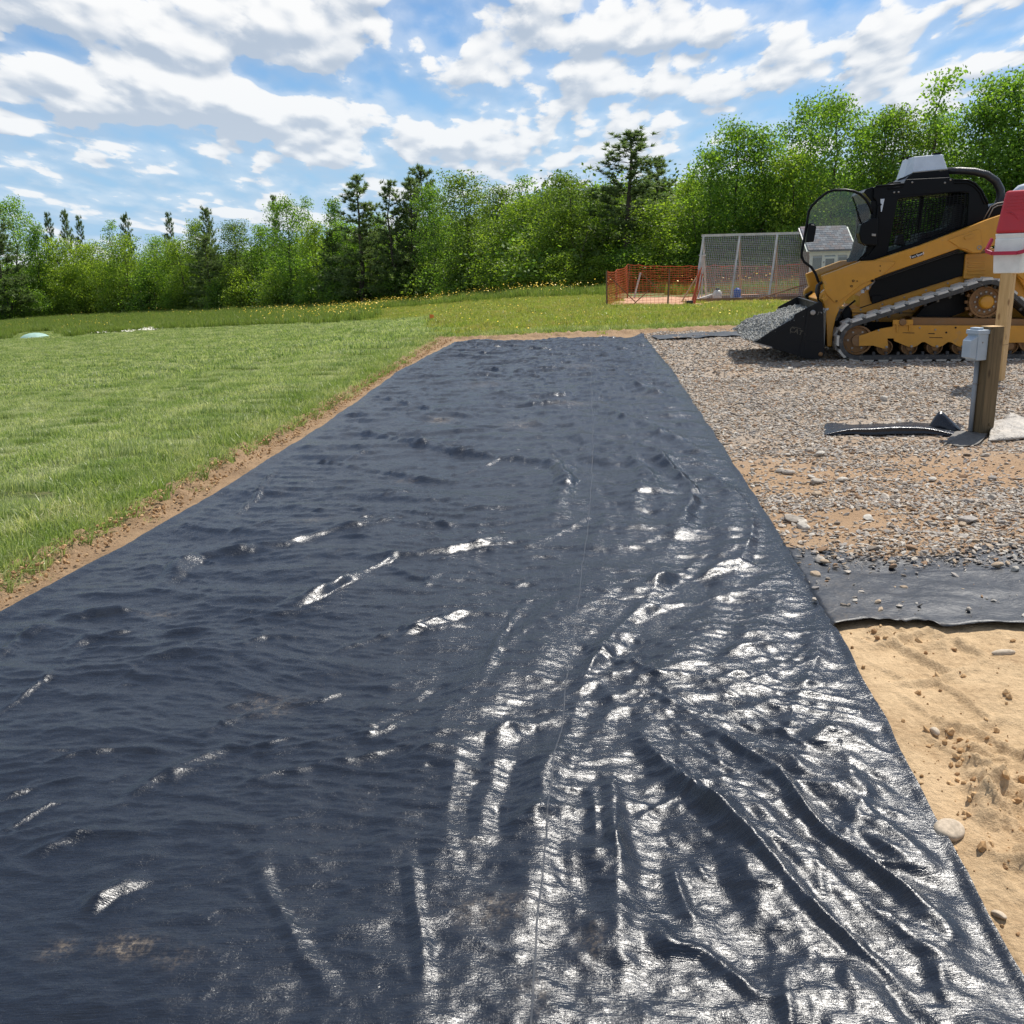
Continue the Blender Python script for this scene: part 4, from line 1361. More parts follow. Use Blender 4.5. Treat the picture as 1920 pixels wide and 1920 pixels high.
made = {}
count = {}
items = [(a, b, c, k, r) for a, b, c, k, r in TREES] + [(a, b, c, 'bush', 0) for a, b, c in BUSHES]
items.sort(key=lambda q: q[0])
tr = np.random.default_rng(77)
for px_, top_, wf, kind, row in items:
    base = tree_base(px_, row)
    d = math.hypot(base.x, base.y)
    topz = at_depth(px_, top_, base.y).z
    hgt = max(topz - base.z, 1.2) * (1.0 if kind == 'pine' else 0.93)
    vi = int(tr.integers(0, len(PROTO[kind])))
    if kind == 'pine':
        vi = 2 if (1100 < px_ < 1250) else int(tr.integers(0, 2))
    h0 = 8.5 if (kind == 'pine' and vi == 2) else PH[kind]
    nm, ds = DESC[kind]
    count[kind] = count.get(kind, 0) + 1
    place_ = 'at the meadow edge' if row == 0 else 'in the wood edge' if row < 3 else 'rising behind the wood edge'
    ordn = ORD[count[kind] - 1]
    lab = f'{ordn} {ds} from the left {place_}' if kind != 'bush' else f'{ordn} low leafy green bush from the left at the meadow edge'
    key = (kind, vi)
    grp = {'pine': 'pines of the wood', 'bush': 'bushes along the wood edge', 'sparse': 'saplings of the wood'}.get(kind, 'broadleaf trees of the wood')
    o = empty(nm, lab, {'pine': 'pine tree', 'bush': 'bush'}.get(kind, 'tree'), base, tr.uniform(0, 6.28), grp)
    s = hgt / h0
    sx = s * 0.5 + 0.5 * wf * (1.0 if kind != 'bush' else 1.0)
    if kind in ('tall', 'slim', 'sparse', 'pine', 'round'):
        sx = wf * (0.55 + .45 * s)
    o.scale = (sx * tr.uniform(.92, 1.08), sx * tr.uniform(.92, 1.08), s)
    tm, cm = PROTO[kind][vi]
    link('trunk', tm, o)
    link('crown', cm, o)

# the wood behind and the thicket under the front trees read as one mass
clump = []
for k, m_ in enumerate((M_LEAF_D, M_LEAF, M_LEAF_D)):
    r = np.random.default_rng(300 + k)
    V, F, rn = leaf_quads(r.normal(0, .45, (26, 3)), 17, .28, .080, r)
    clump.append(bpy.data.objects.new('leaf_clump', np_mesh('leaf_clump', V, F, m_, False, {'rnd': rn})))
PT = []
for i in range(4300):
    px_ = tr.uniform(-260, 2250)
    g = on(px_, float(np.interp(px_, *TREE_BASE_PX)), zt)
    d = Vector((g.x, g.y, 0)).normalized()
    deep = tr.uniform(0, 1)
    push = 1.6 + 17 * deep
    q = Vector((g.x, g.y, 0)) + d * push
    hi = 0.8 + 3.2 * min(deep * 2.2, 1.0)
    PT.append((q.x, q.y, zt(q.x, q.y) + .25 + hi * tr.random() ** .8))
PT = np.array(PT)
n = len(PT)
rots = np.zeros((n, 3))
rots[:, 2] = tr.uniform(0, 6.28, n)
sc = tr.uniform(.8, 1.7, n)
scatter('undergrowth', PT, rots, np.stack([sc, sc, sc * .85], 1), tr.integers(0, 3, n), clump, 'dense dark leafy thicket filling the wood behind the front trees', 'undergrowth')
# thin stems in the shade
mb = MB()
for i in range(150):
    px_ = tr.uniform(-150, 2150)
    g = on(px_, float(np.interp(px_, *TREE_BASE_PX)), zt)
    d = Vector((g.x, g.y, 0)).normalized()
    q = Vector((g.x, g.y, 0)) + d * tr.uniform(1.0, 9)
    z0 = zt(q.x, q.y)
    hh = tr.uniform(2, 3.6)
    mb.tube([(q.x, q.y, z0 - .1), (q.x + tr.normal(0, .1), q.y, z0 + hh * .5), (q.x + tr.normal(0, .25), q.y, z0 + hh)], [tr.uniform(.03, .07), .03, .012], 5)
tag(mb.build('understory_stems', M_BARK), 'thin bare stems in the shade under the trees', 'stems', kind='stuff')
# ------------------------------------------------------------------ compact track loader
M_YEL = principled('yellow_paint', (0.52, 0.235, 0.014), 0.38, wear=((0.26, 0.18, 0.11), 0.42, 6), var=0.10, coat=0.15)
M_BLK = principled('black_paint', (0.0055, 0.006, 0.0075), 0.34, spec=0.13, wear=((0.03, 0.027, 0.023), 0.08, 6))
M_BKT = principled('worn_bucket_paint', (0.008, 0.0085, 0.010), 0.45, spec=0.2, wear=((0.075, 0.065, 0.05), 0.30, 9))
M_RUB = principled('track_rubber', (0.045, 0.044, 0.043), 0.62, wear=((0.30, 0.26, 0.21), 0.5, 14), bump=0.006, bscale=60)
M_LUG = principled('dusty_sunlit_lug_rubber', (0.60, 0.56, 0.49), 0.7, var=0.25, wear=((0.08, 0.07, 0.06), 0.3, 10), bump=0.004, bscale=60)  # dust colour, lightened further to stand for sun on the lug tops
M_STL = principled('worn_steel', (0.30, 0.28, 0.26), 0.45, 0.8, wear=((0.22, 0.15, 0.09), 0.4, 12))
M_AC = principled('pale_grey_panel', (0.56, 0.60, 0.66), 0.4, wear=((0.30, 0.28, 0.25), 0.2, 8))
M_HOSE = principled('hose_rubber', (0.018, 0.018, 0.02), 0.38, bump=0.004, bscale=70)
M_BRN = principled('dirty_hub', (0.215, 0.108, 0.036), 0.6, wear=((0.20, 0.14, 0.09), 0.55, 9))
M_DRK = principled('black_inner_plate', (0.006, 0.0065, 0.008), 0.6, spec=0.2)
M_SEAT = principled('seat_vinyl', (0.014, 0.015, 0.017), 0.55)
M_LBL = principled('label_white', (0.8, 0.8, 0.8), 0.5)
M_AMB = principled('amber_lens', (0.6, 0.16, 0.01), 0.2)
M_LAMP = principled('lamp_lens', (0.6, 0.62, 0.65), 0.12)


def glass_mat(name, tint, alpha, gloss=1.0):
    m, t, out = new_mat(name)
    gl = t.node('ShaderNodeBsdfGlossy')
    gl.inputs['Roughness'].default_value = 0.04
    tr_ = t.node('ShaderNodeBsdfTransparent')
    tr_.inputs['Color'].default_value = (*tint, 1)
    fr = t.node('ShaderNodeFresnel')
    fr.inputs['IOR'].default_value = 1.45
    df = t.node('ShaderNodeBsdfDiffuse')
    df.inputs['Color'].default_value = (.5, .5, .47, 1)
    m1 = t.node('ShaderNodeMixShader')
    t.put(m1.inputs[0], t.m('MULTIPLY', t.ramp(t.noise(t.node('ShaderNodeTexCoord').outputs['Object'], 5, 5, .6), .3, .8), alpha))
    t.l.new(tr_.outputs[0], m1.inputs[1])
    t.l.new(df.outputs[0], m1.inputs[2])
    m2 = t.node('ShaderNodeMixShader')
    t.put(m2.inputs[0], t.m('MULTIPLY', fr.outputs[0], gloss))
    t.l.new(m1.outputs[0], m2.inputs[1])
    t.l.new(gl.outputs[0], m2.inputs[2])
    t.l.new(m2.outputs[0], out.inputs[0])
    return m


def lettering(body, size, ext, mat, parent, M, space=1.0):
    cu = bpy.data.curves.new('lettering', 'FONT')
    cu.body, cu.size, cu.extrude, cu.align_x, cu.align_y, cu.space_character = body, size, ext, 'CENTER', 'CENTER', space
    tmp = bpy.data.objects.new('lettering_tmp', cu)
    COL.objects.link(tmp)
    me = bpy.data.meshes.new_from_object(tmp.evaluated_get(bpy.context.evaluated_depsgraph_get()))
    bpy.data.objects.remove(tmp)
    me.name = 'lettering'
    me.materials.clear()
    me.materials.append(mat)
    o = link('lettering', me, parent)
    o.matrix_local = M
    return o


M_GLASS = glass_mat('door_glass', (0.90, 0.93, 0.91), 0.025)
TH_L = math.radians(9.5)
LO = on(1700, 678)
LO.z = float(z_soil(LO.x, LO.y)) + 0.015
LX, LD = Vector((math.cos(TH_L), -math.sin(TH_L), 0)), Vector((math.sin(TH_L), math.cos(TH_L), 0))
loader = empty('track_loader', 'yellow and black compact track loader with its bucket full of gravel', 'loader', LO, -TH_L)


def U(px, py, d):
    """local (x, z) on the loader's upright plane at depth d seen at a photo pixel"""
    dr = ray(px, py)
    C = Vector((0, 0, CAM_H))
    t_ = (d - (C - LO).dot(LD)) / dr.dot(LD)
    p = C + dr * t_ - LO
    return p.dot(LX), p.z


def C1(pts, d):
    return [U(1360 + a * 0.2916667, 260 + b_ * 0.2916667, d) for a, b_ in pts]


def loc(x, z, d):
    return Vector((x, d, z))


def slab(name, pts, d0, d1, mat, parent=loader, bevel=0.008, td=None, mirror=False):
    """plate traced at depth d0 and given its real thickness"""
    poly = C1(pts, d0 if td is None else td)
    o = MB().prism(poly, d0, d1, loc).build(name, mat, parent, bevel=bevel)
    if mirror:
        MB().prism(poly, 2.0 - d1, 2.0 - d0, loc).build(name, mat, parent, bevel=bevel)
    return o


# --- undercarriage
fi, sp, ri = C1([(858, 1304)], 0)[0], C1([(1692, 1052)], 0)[0], C1([(1995, 1306)], 0)[0]
k1 = 0.2916667 / 157.0


def hull(pts):
    pts = sorted(set(pts))
    def half(ps):
        h_ = []
        for p in ps:
            while len(h_) >= 2 and (h_[-1][0] - h_[-2][0]) * (p[1] - h_[-2][1]) - (h_[-1][1] - h_[-2][1]) * (p[0] - h_[-2][0]) <= 0:
                h_.pop()
            h_.append(p)
        return h_
    a, b_ = half(pts), half(pts[::-1])
    return a[:-1] + b_[:-1]


R_FI, R_SP, R_RI, BT = 0.236, 0.262, 0.228, 0.050
fi = (fi[0], R_FI + 0.018)
ri = (ri[0], R_RI + 0.018)
def belt_path(off):
    P_ = []
    for (c, R) in ((fi, R_FI), (sp, R_SP), (ri, R_RI)):
        P_ += [(c[0] + (R + off) * math.cos(a * math.pi / 24), c[1] + (R + off) * math.sin(a * math.pi / 24)) for a in range(48)]
    return hull(P_)


def resample(path, n):
    q = np.array(path + path[:1])
    s = np.concatenate([[0], np.cumsum(np.linalg.norm(np.diff(q, axis=0), axis=1))])
    u = np.linspace(0, s[-1], n, endpoint=False)
    return np.stack([np.interp(u, s, q[:, 0]), np.interp(u, s, q[:, 1])], 1), s[-1]


outer, LEN = resample(belt_path(0), 160)
inner = []
for i in range(160):
    tg = outer[(i + 1) % 160] - outer[i - 1]
    tg /= np.linalg.norm(tg)
    inner.append(outer[i] + np.array([-tg[1], tg[0]]) * BT)
N_LUG = 34
lug_pts, _ = resample(belt_path(0.0), N_LUG)
fine, _ = resample(belt_path(0.0), 1200)
lug_mesh = None
for d0 in (0.0, 1.55):
    d1 = d0 + 0.45
    vs, fs = [], []
    for i in range(160):
        (ox, oz), (ix, iz) = outer[i], inner[i]
        vs += [(ox, d0, oz), (ox, d1, oz), (ix, d1, iz), (ix, d0, iz)]
    for i in range(160):
        a, b_ = i * 4, ((i + 1) % 160) * 4
        for k in range(4):
            fs.append((a + k, a + (k + 1) % 4, b_ + (k + 1) % 4, b_ + k))
    tk = MB().add(vs, fs).build('track', M_RUB, loader)
    if lug_mesh is None:
        q = MB()
        w_, hh, dd = 0.128, 0.026, 0.215
        q.hexa([(-w_ / 2, 0, -.004), (w_ / 2, 0, -.004), (w_ / 2, dd, -.004), (-w_ / 2, dd, -.004), (-w_ * .42, .008, hh), (w_ * .42, .008, hh), (w_ * .42, dd - .01, hh), (-w_ * .42, dd - .01, hh)])
        lug_mesh = q.mesh('track_lug', M_LUG)
    for i in range(N_LUG):
        for half in (0, 1):
            j = int((i + 0.5 * half) / N_LUG * 1200) % 1200
            p, tg = fine[j], fine[(j + 6) % 1200] - fine[j - 6]
            o = link('track_lug', lug_mesh, tk)
            nrm = Vector((tg[1], -tg[0])).normalized()      # outward (path runs counter-clockwise)
            M = Matrix(((tg[0] / np.linalg.norm(tg), 0, nrm.x, p[0]), (0, 1, 0, d0 + (0.003 if half == 0 else 0.232)), (tg[1] / np.linalg.norm(tg), 0, nrm.y, p[1]), (0, 0, 0, 1)))
            o.matrix_local = M
    q = MB()                                                  # drive lugs on the inside of the belt
    for i in range(0, 160, 4):
        tg = outer[(i + 1) % 160] - outer[i - 1]
        an = math.atan2(tg[1], tg[0])
        c = (np.array(inner[i]) + np.array([-math.sin(an), math.cos(an)]) * .018)
        q.box((c[0], d0 + .12, c[1]), (.03, .06, .04), Matrix.Rotation(-an, 3, 'Y'))
    tag(q.build('drive_lug_row', M_RUB, tk), kind='stuff')

    def wheel(name, c, R, w_, dd, mat, hub=0.35, bolts=0):
        prof = [(R * .25, -w_), (R * hub, -w_ * .98), (R * hub, -w_ * .55), (R * .84, -w_ * .45), (R * .88, -w_ * .9), (R, -w_ * .85), (R, w_ * .85), (R * .3, w_)]
        o = MB().lathe(prof, (c[0], dd, c[1]), 36, 'Y').build(name, mat, loader, True)
        o.modifiers.new('edge', 'EDGE_SPLIT').split_angle = math.radians(30)
        if bolts:
            for b_ in range(bolts):
                a = 2 * math.pi * b_ / bolts
                MB().lathe([(.013, -w_ * .45 - .016), (.015, -w_ * .45 - .012), (.015, -w_ * .4)], (c[0] + R * .62 * math.cos(a), dd, c[1] + R * .62 * math.sin(a)), 6, 'Y').build('bolt', M_STL, o)
        return o
    near = d0 < 1
    wheel('idler_wheel', fi, R_FI - .056, .10, d0 + .16, M_BRN, .4, 6)
    wheel('idler_wheel', ri, R_RI - .056, .10, d0 + .16, M_BRN, .4)
    for cx in (1036, 1196, 1360, 1525, 1690, 1850):
        c = C1([(cx, 1335)], 0)[0]
        wheel('roller_wheel', (c[0], BT + 0.018 + .092), .094, .09, d0 + .17, M_BRN, .42)
    # sprocket with teeth
    so = wheel('drive_sprocket', sp, R_SP - .075, .055, d0 + .16, M_BRN, .50, 12)
    q = MB()
    for i in range(16):
        a = 2 * math.pi * i / 16
        q.box((sp[0] + (R_SP - .065) * math.cos(a), d0 + .17, sp[1] + (R_SP - .065) * math.sin(a)), (.05, .05, .034), Matrix.Rotation(-a, 3, 'Y'))
    q.build('sprocket_teeth', M_BRN, so)
    MB().lathe([(.004, -.072), (.055, -.07), (.078, -.062), (.082, 0), (.088, .02)], (sp[0], d0 + .105, sp[1]), 28, 'Y').build('hub_cap', M_YEL, so, True)

TF = [(860, 1268), (1000, 1222), (1078, 1208), (1078, 1168), (1205, 1162), (1205, 1200), (1960, 1203), (1960, 1310), (1800, 1312), (1725, 1335), (1690, 1345), (1650, 1335), (1610, 1308), (1590, 1308), (1560, 1332), (1525, 1345),
      (1492, 1332), (1450, 1308), (1430, 1308), (1396, 1332), (1360, 1345), (1325, 1332), (1285, 1308), (1265, 1308), (1232, 1332), (1196, 1345), (1162, 1332), (1085, 1300), (1085, 1284), (1042, 1284), (1046, 1330), (1036, 1352),
      (1018, 1350), (950, 1330), (860, 1332)]
slab('track_frame', TF, 0.055, 0.10, M_YEL, mirror=True, bevel=.005)
slab('frame_ledge', [(1200, 1150), (1960, 1160), (1960, 1210), (1200, 1206)], 0.10, 0.44, M_BRN, mirror=True, td=.08)
for a, b_ in ((1036, 1340), (1196, 1336), (1360, 1336), (1525, 1336)):
    c = C1([(a, b_)], .05)[0]
    MB().lathe([(.004, -.02), (.016, -.018), (.018, 0)], (c[0], .055, c[1]), 6, 'Y').build('axle_bolt', M_STL, loader)
slab('suspension_bracket', [(1078, 1165), (1125, 1165), (1125, 1178), (1160, 1178), (1160, 1165), (1208, 1165), (1208, 1192), (1190, 1196), (1190, 1240), (1180, 1240), (1180, 1200), (1110, 1200), (1110, 1245), (1100, 1245), (1100, 1196), (1078, 1192)], 0.035, 0.056, M_YEL, bevel=.003)
c = C1([(1142, 1180)], .02)[0]
MB().lathe([(.028, -.02), (.04, -.02), (.044, .0), (.044, .03)], (c[0], .035, c[1]), 20, 'Y').build('suspension_pin', M_BRN, loader, True)

# --- chassis
slab('chassis', [(812, 1095), (862, 1085), (862, 1010), (930, 955), (1560, 735), (1960, 730), (1960, 1170), (1230, 1178), (820, 1178)], 0.47, 1.53, M_YEL, bevel=.015)
slab('belly_plate', [(700, 1180), (840, 1100), (1960, 1100), (1960, 1370), (760, 1372)], 0.50, 1.50, M_DRK, td=.45, bevel=.01)
slab('side_panel', [(978, 902), (1300, 800), (1562, 712), (1536, 880), (1502, 888), (1012, 1042), (936, 1048), (922, 985), (950, 930)], 0.44, 0.468, M_BLK, mirror=True)
slab('final_drive_cover', [(1230, 1170), (1300, 1090), (1560, 965), (1600, 1060), (1570, 1120), (1420, 1172)], 0.30, 0.46, M_DRK, td=.1, mirror=True)
slab('rear_tower', [(1545, 742), (1690, 735), (1960, 700), (1960, 1010), (1890, 905), (1850, 850), (1840, 905), (1530, 900)], 0.40, 0.46, M_YEL, mirror=True)
for k in range(5):                                              # louvres on the rear tower
    y0 = 770 + k * 24
    slab('louvre', [(1560, y0), (1672, y0 - 4), (1672, y0 + 5), (1560, y0 + 9)], 0.385, 0.402, M_YEL, bevel=.002)
slab('rear_arm_link', [(1850, 745), (1990, 690), (1990, 930), (1915, 905), (1852, 850)], 0.20, 0.26, M_YEL, mirror=True)
# engine hood behind the cab
slab('engine_hood', [(1652, 530), (1700, 430), (1745, 412), (1836, 398), (1990, 372), (1990, 620), (1640, 640)], 0.52, 1.48, M_BLK, bevel=.03)
for k in range(2):
    o_ = k * 16
    pts_ = [loc(*U(1360 + a * .2916667, 260 + b_ * .2916667, .5), .5) for a, b_ in ((1658 + o_, 524 + o_), (1706 + o_, 436 + o_ * .6), (1750, 415 + o_), (1838, 400 + o_), (1960, 382 + o_))]
    MB().tube(pts_, .008, 6).build('hood_trim', M_STL, loader, True)
pts_ = [loc(*U(1360 + a * .2916667, 260 + b_ * .2916667, .75), .75) for a, b_ in ((1835, 395), (1862, 358), (1895, 330), (1935, 318), (1990, 318))]
MB().tube(pts_, [.045, .055, .06, .062, .062], 12).build('air_intake_pipe', M_AC, loader, True)

# --- lift arms
ARM = [(620, 882), (850, 796), (870, 788), (960, 782), (1250, 688), (1700, 515), (1990, 416), (1990, 610), (1700, 696), (1668, 705), (1640, 736), (1590, 738), (1500, 707), (965, 895), (950, 925), (880, 968), (802, 1018), (738, 1086), (708, 1160),
       (692, 1240), (685, 1338), (655, 1338), (650, 1200), (640, 1115), (632, 1060), (604, 1030), (610, 998), (642, 968)]
slab('lift_arm', ARM, 0.24, 0.36, M_YEL, mirror=True, bevel=.012)
slab('arm_gusset', [(622, 884), (850, 800), (965, 786), (1092, 790), (1080, 812), (1000, 882), (880, 932), (722, 1052), (700, 1055), (642, 990)], 0.226, 0.245, M_YEL, bevel=.004, td=.24)
slab('arm_pivot_plate', [(1432, 652), (1462, 640), (1620, 583), (1638, 590), (1640, 600), (1648, 690), (1636, 730), (1590, 732), (1540, 706), (1502, 700)], 0.226, 0.245, M_YEL, bevel=.004, td=.24)
slab('arm_rib', [(1530, 632), (1590, 612), (1600, 622), (1594, 632), (1540, 652)], 0.215, 0.228, M_YEL, bevel=.004, td=.24)
for a, b_, R in ((1632, 700, .026), (822, 914, .014), (810, 948, .014), (847, 916, .008), (945, 914, .016), (714, 1044, .012), (995, 818, .007), (995, 850, .007)):
    c = C1([(a, b_)], .23)[0]
    q = MB().lathe([(R * .3, .012), (R * .62, .0), (R, -.004), (R, .02)], (c[0], .222, c[1]), 18, 'Y')
    q.build('pin_hole', M_DRK if R < .02 else M_STL, loader, True)
lb = slab('speed_label', [(1190, 752), (1266, 727), (1270, 748), (1196, 774)], 0.234, 0.239, M_BLK, bevel=.001, td=.238)
a_, b_ = C1([(1193, 763), (1268, 738)], .238)
sl = math.atan2(b_[1] - a_[1], b_[0] - a_[0])
lettering('Two Speed', 0.040, 0.0006, M_LBL, lb, Matrix.Translation(((a_[0] + b_[0]) / 2, 0.2325, (a_[1] + b_[1]) / 2)) @ Matrix.Rotation(-sl, 4, 'Y') @ Matrix.Rotation(math.pi / 2, 4, 'X'), 0.93)
# tilt cylinder, hoses and coupler behind the bucket
def rod(name, pts, d, r_, mat, n=10):
    P_ = [loc(*U(1360 + a * .2916667, 260 + b2 * .2916667, d), d) for a, b2 in pts]
    return MB().tube(P_, r_, n).build(name, mat, loader, True)


rod('tilt_cylinder', [(672, 1050), (640, 1160), (612, 1260)], .42, [.035, .035, .03], M_BLK)
rod('cylinder_rod', [(612, 1085), (614, 1195)], .12, .016, M_STL)
rod('hydraulic_hose', [(602, 1030), (585, 985), (592, 945), (612, 930)], .30, .020, M_HOSE)
rod('hydraulic_hose', [(612, 1030), (598, 985), (604, 940), (630, 918)], .34, .018, M_HOSE)
rod('hydraulic_hose', [(880, 980), (905, 955), (935, 940), (965, 905)], .40, .016, M_STL)
slab('coupler_plate', [(606, 1030), (655, 1000), (660, 1060), (652, 1345), (636, 1385), (628, 1100)], .36, .50, M_BLK, td=.24, mirror=True)
slab('coupler_crossbar', [(618, 1040), (660, 1010), (668, 1060), (640, 1090)], .36, 1.64, M_YEL, td=.3)
slab('amber_block', [(614, 1030), (636, 1006), (656, 1022), (632, 1050)], .13, .235, M_YEL, td=.2, bevel=.004)
slab('front_light_panel', [(745, 1120), (790, 1075), (812, 1090), (812, 1165), (760, 1170)], .42, .55, M_BLK, td=.4, bevel=.02)
rod('front_guard', [(704, 1240), (730, 1160), (775, 1088), (835, 1040)], .40, .012, M_BLK)
slab('valve_block', [(935, 1010), (1000, 1005), (1005, 1040), (940, 1062)], .40, .445, M_BLK, td=.44)
for a, b2 in ((880, 983), (912, 960)):
    slab('hose_clamp', [(a - 10, b2 - 10), (a + 8, b2 - 12), (a + 10, b2 + 8), (a - 8, b2 + 10)], .36, .41, M_AC, td=.4, bevel=.003)

# small things on the frame: slots, bolts and a hose along the arm
for a, b_, c_, d_ in ((1305, 1250, 1345, 1254), (1310, 1276, 1395, 1279), (1140, 1246, 1215, 1249)):
    slab('frame_slot', [(a, b_), (c_, b_ + 1), (c_, d_ + 2), (a, d_)], .050, .056, M_DRK, td=.055, bevel=.001)
for a, b_ in ((1420, 1246), (1350, 1228), (985, 1232), (1250, 1215), (1480, 1215), (870, 1100), (1010, 1065), (1150, 1020), (1290, 975), (1430, 930), (1545, 905), (1580, 882)):
    dd = .055 if b_ > 1200 else .47
    c = C1([(a, b_)], dd)[0]
    MB().lathe([(.003, -.010), (.011, -.008), (.013, .002)], (c[0], dd, c[1]), 6, 'Y').build('bolt', M_STL if a % 20 else M_DRK, loader)
rod('arm_hose', [(960, 900), (1100, 850), (1300, 783), (1480, 722), (1520, 716)], .37, .013, M_HOSE)
rod('arm_hose', [(965, 912), (1100, 862), (1300, 795), (1480, 734), (1530, 730)], .38, .011, M_HOSE)
rod('grab_handle', [(1002, 420), (985, 440), (965, 620), (978, 650)], .485, .011, M_BLK)
slab('panel_seam', [(862, 1086), (1240, 960), (1242, 965), (864, 1092)], .466, .471, M_DRK, td=.47, bevel=.001)
slab('panel_seam', [(812, 1118), (1240, 1118), (1240, 1123), (812, 1123)], .466, .471, M_DRK, td=.47, bevel=.001)

# --- cab
cab = slab('cab', [(958, 310), (1152, 284), (1160, 262), (1440, 248), (1475, 262), (1560, 262), (1610, 285), (1655, 330), (1690, 400), (1692, 440), (1664, 522), (1556, 566), (1566, 350), (1480, 344), (1118, 386), (1110, 395), (1050, 702),
                   (1040, 756), (960, 784), (872, 797), (868, 775), (925, 742), (962, 690), (984, 520), (972, 400), (956, 380)], 0.50, 0.56, M_BLK, bevel=.01)
cab2 = slab('cab_frame', [(958, 310), (1152, 284), (1160, 262), (1440, 248), (1475, 262), (1560, 262), (1610, 285), (1655, 330), (1690, 400), (1692, 440), (1664, 522), (1556, 566), (1566, 350), (1480, 344), (1118, 386), (1110, 395), (1050, 702),
                          (1040, 756), (960, 784), (872, 797), (868, 775), (925, 742), (962, 690), (984, 520), (972, 400), (956, 380)], 1.44, 1.50, M_BLK, td=.50, bevel=.01)
slab('cab_roof', [(958, 312), (1152, 286), (1162, 264), (1440, 250), (1475, 264), (1560, 264), (1606, 284), (1600, 345), (1480, 340), (1120, 380), (960, 380)], .56, 1.44, M_BLK, td=.5)
slab('cab_rear', [(1650, 330), (1690, 400), (1692, 440), (1664, 522), (1640, 560), (1600, 560), (1625, 430), (1610, 300)], .56, 1.44, M_BLK, td=.5)
slab('cab_floor', [(1040, 730), (1560, 560), (1560, 700), (1040, 860)], .56, 1.44, M_DRK, td=.5)
for o_ in (0, 18):
    pts_ = [loc(*U(1360 + a * .2916667, 260 + b2 * .2916667, .49), .49) for a, b2 in ((1472, 266 + o_), (1560, 266 + o_), (1606 - o_ * .3, 288 + o_), (1648 - o_ * .6, 334 + o_ * .6), (1682 - o_, 402 + o_ * .3), (1688 - o_, 420))]
    MB().tube(pts_, .011, 8).build('roof_rail', M_BLK, loader, True)
for a0, b0, a1, b1 in ((965, 306, 1150, 290), (1045, 322, 1140, 308)):
    pts_ = [loc(*U(1360 + a * .2916667, 260 + b2 * .2916667, .49), .49) for a, b2 in ((a0, b0), (a1, b1))]
    MB().tube(pts_, .010, 8).build('roof_rail', M_BLK, loader, True)
for a, b2 in ((1086, 345), (1114, 343), (1202, 280), (1412, 283), (1448, 264)):
    c = C1([(a, b2)], .49)[0]
    MB().lathe([(.003, -.012), (.011, -.009), (.013, .004)], (c[0], .497, c[1]), 8, 'Y').build('bolt', M_STL, cab)
slab('front_visor', [(895, 345), (912, 322), (958, 306), (966, 400), (950, 405), (905, 352)], .56, 1.44, M_BLK, td=.5)
# guard over the side windows: slanting uprights and cross bars
WIN = C1([(1116, 388), (1568, 346), (1558, 566), (1052, 704)], .52)
for dd in (.525, 1.475):
    q = MB()
    def W(u, v):
        a = Vector(WIN[0]).lerp(Vector(WIN[1]), u)
        b2 = Vector(WIN[3]).lerp(Vector(WIN[2]), u)
        p = a.lerp(b2, v)
        return loc(p.x, p.y, dd)
    for i in range(1, 19):
        q.bar(W(i / 19, 0), W(i / 19, 1), .0085, .006, (0, 1, 0))
    for i in range(1, 17):
        q.bar(W(0, i / 17), W(1, i / 17), .0085, .006, (0, 1, 0))
    q.build('window_guard', M_BLK, loader)
    q = MB().prism([(p[0], p[1]) for p in WIN], dd + (.02 if dd < 1 else -.02), dd + (.026 if dd < 1 else -.026), loc)
    if dd > 1:
        q.build('window_glass', glass_mat('cab_glass', (.72, .80, .76), .02, 0.15), loader)
# seat, post and levers inside
slab('seat', [(1200, 690), (1230, 610), (1370, 590), (1420, 560), (1450, 430), (1490, 410), (1520, 430), (1500, 560), (1480, 640), (1400, 700)], .75, 1.2, M_SEAT, td=.9, bevel=.04)
slab('inner_pillar', [(1318, 365), (1345, 362), (1325, 560), (1300, 600)], 1.42, 1.46, M_BLK, td=.9)
slab('joystick_pod', [(1090, 680), (1110, 620), (1150, 610), (1160, 690)], .62, .74, M_SEAT, td=.6, bevel=.02)
# front of the cab: frame, work lamps, hinge box
slab('front_pillar', [(940, 400), (985, 395), (985, 520), (965, 690), (930, 745), (872, 795), (905, 700), (930, 600)], .52, .60, M_BLK, td=.5)
slab('front_pillar', [(940, 400), (985, 395), (985, 520), (965, 690), (930, 745), (872, 795), (905, 700), (930, 600)], 1.40, 1.48, M_BLK, td=.5)
slab('hinge_box', [(870, 548), (905, 535), (935, 512), (985, 512), (975, 690), (905, 686), (868, 668), (856, 610)], .36, .55, M_BLK, td=.4, bevel=.03)
slab('latch', [(940, 610), (968, 612), (966, 628), (940, 626)], .345, .365, M_STL, td=.36, bevel=.004)
slab('pale_strip', [(998, 388), (1024, 386), (1006, 470), (1000, 470)], .485, .499, M_AC, bevel=.002)  # narrow pale wedge on the dark cab pillar
slab('work_lamp', [(1062, 282), (1078, 276), (1130, 274), (1140, 284), (1080, 292)], .60, .75, M_BLK, td=.55)
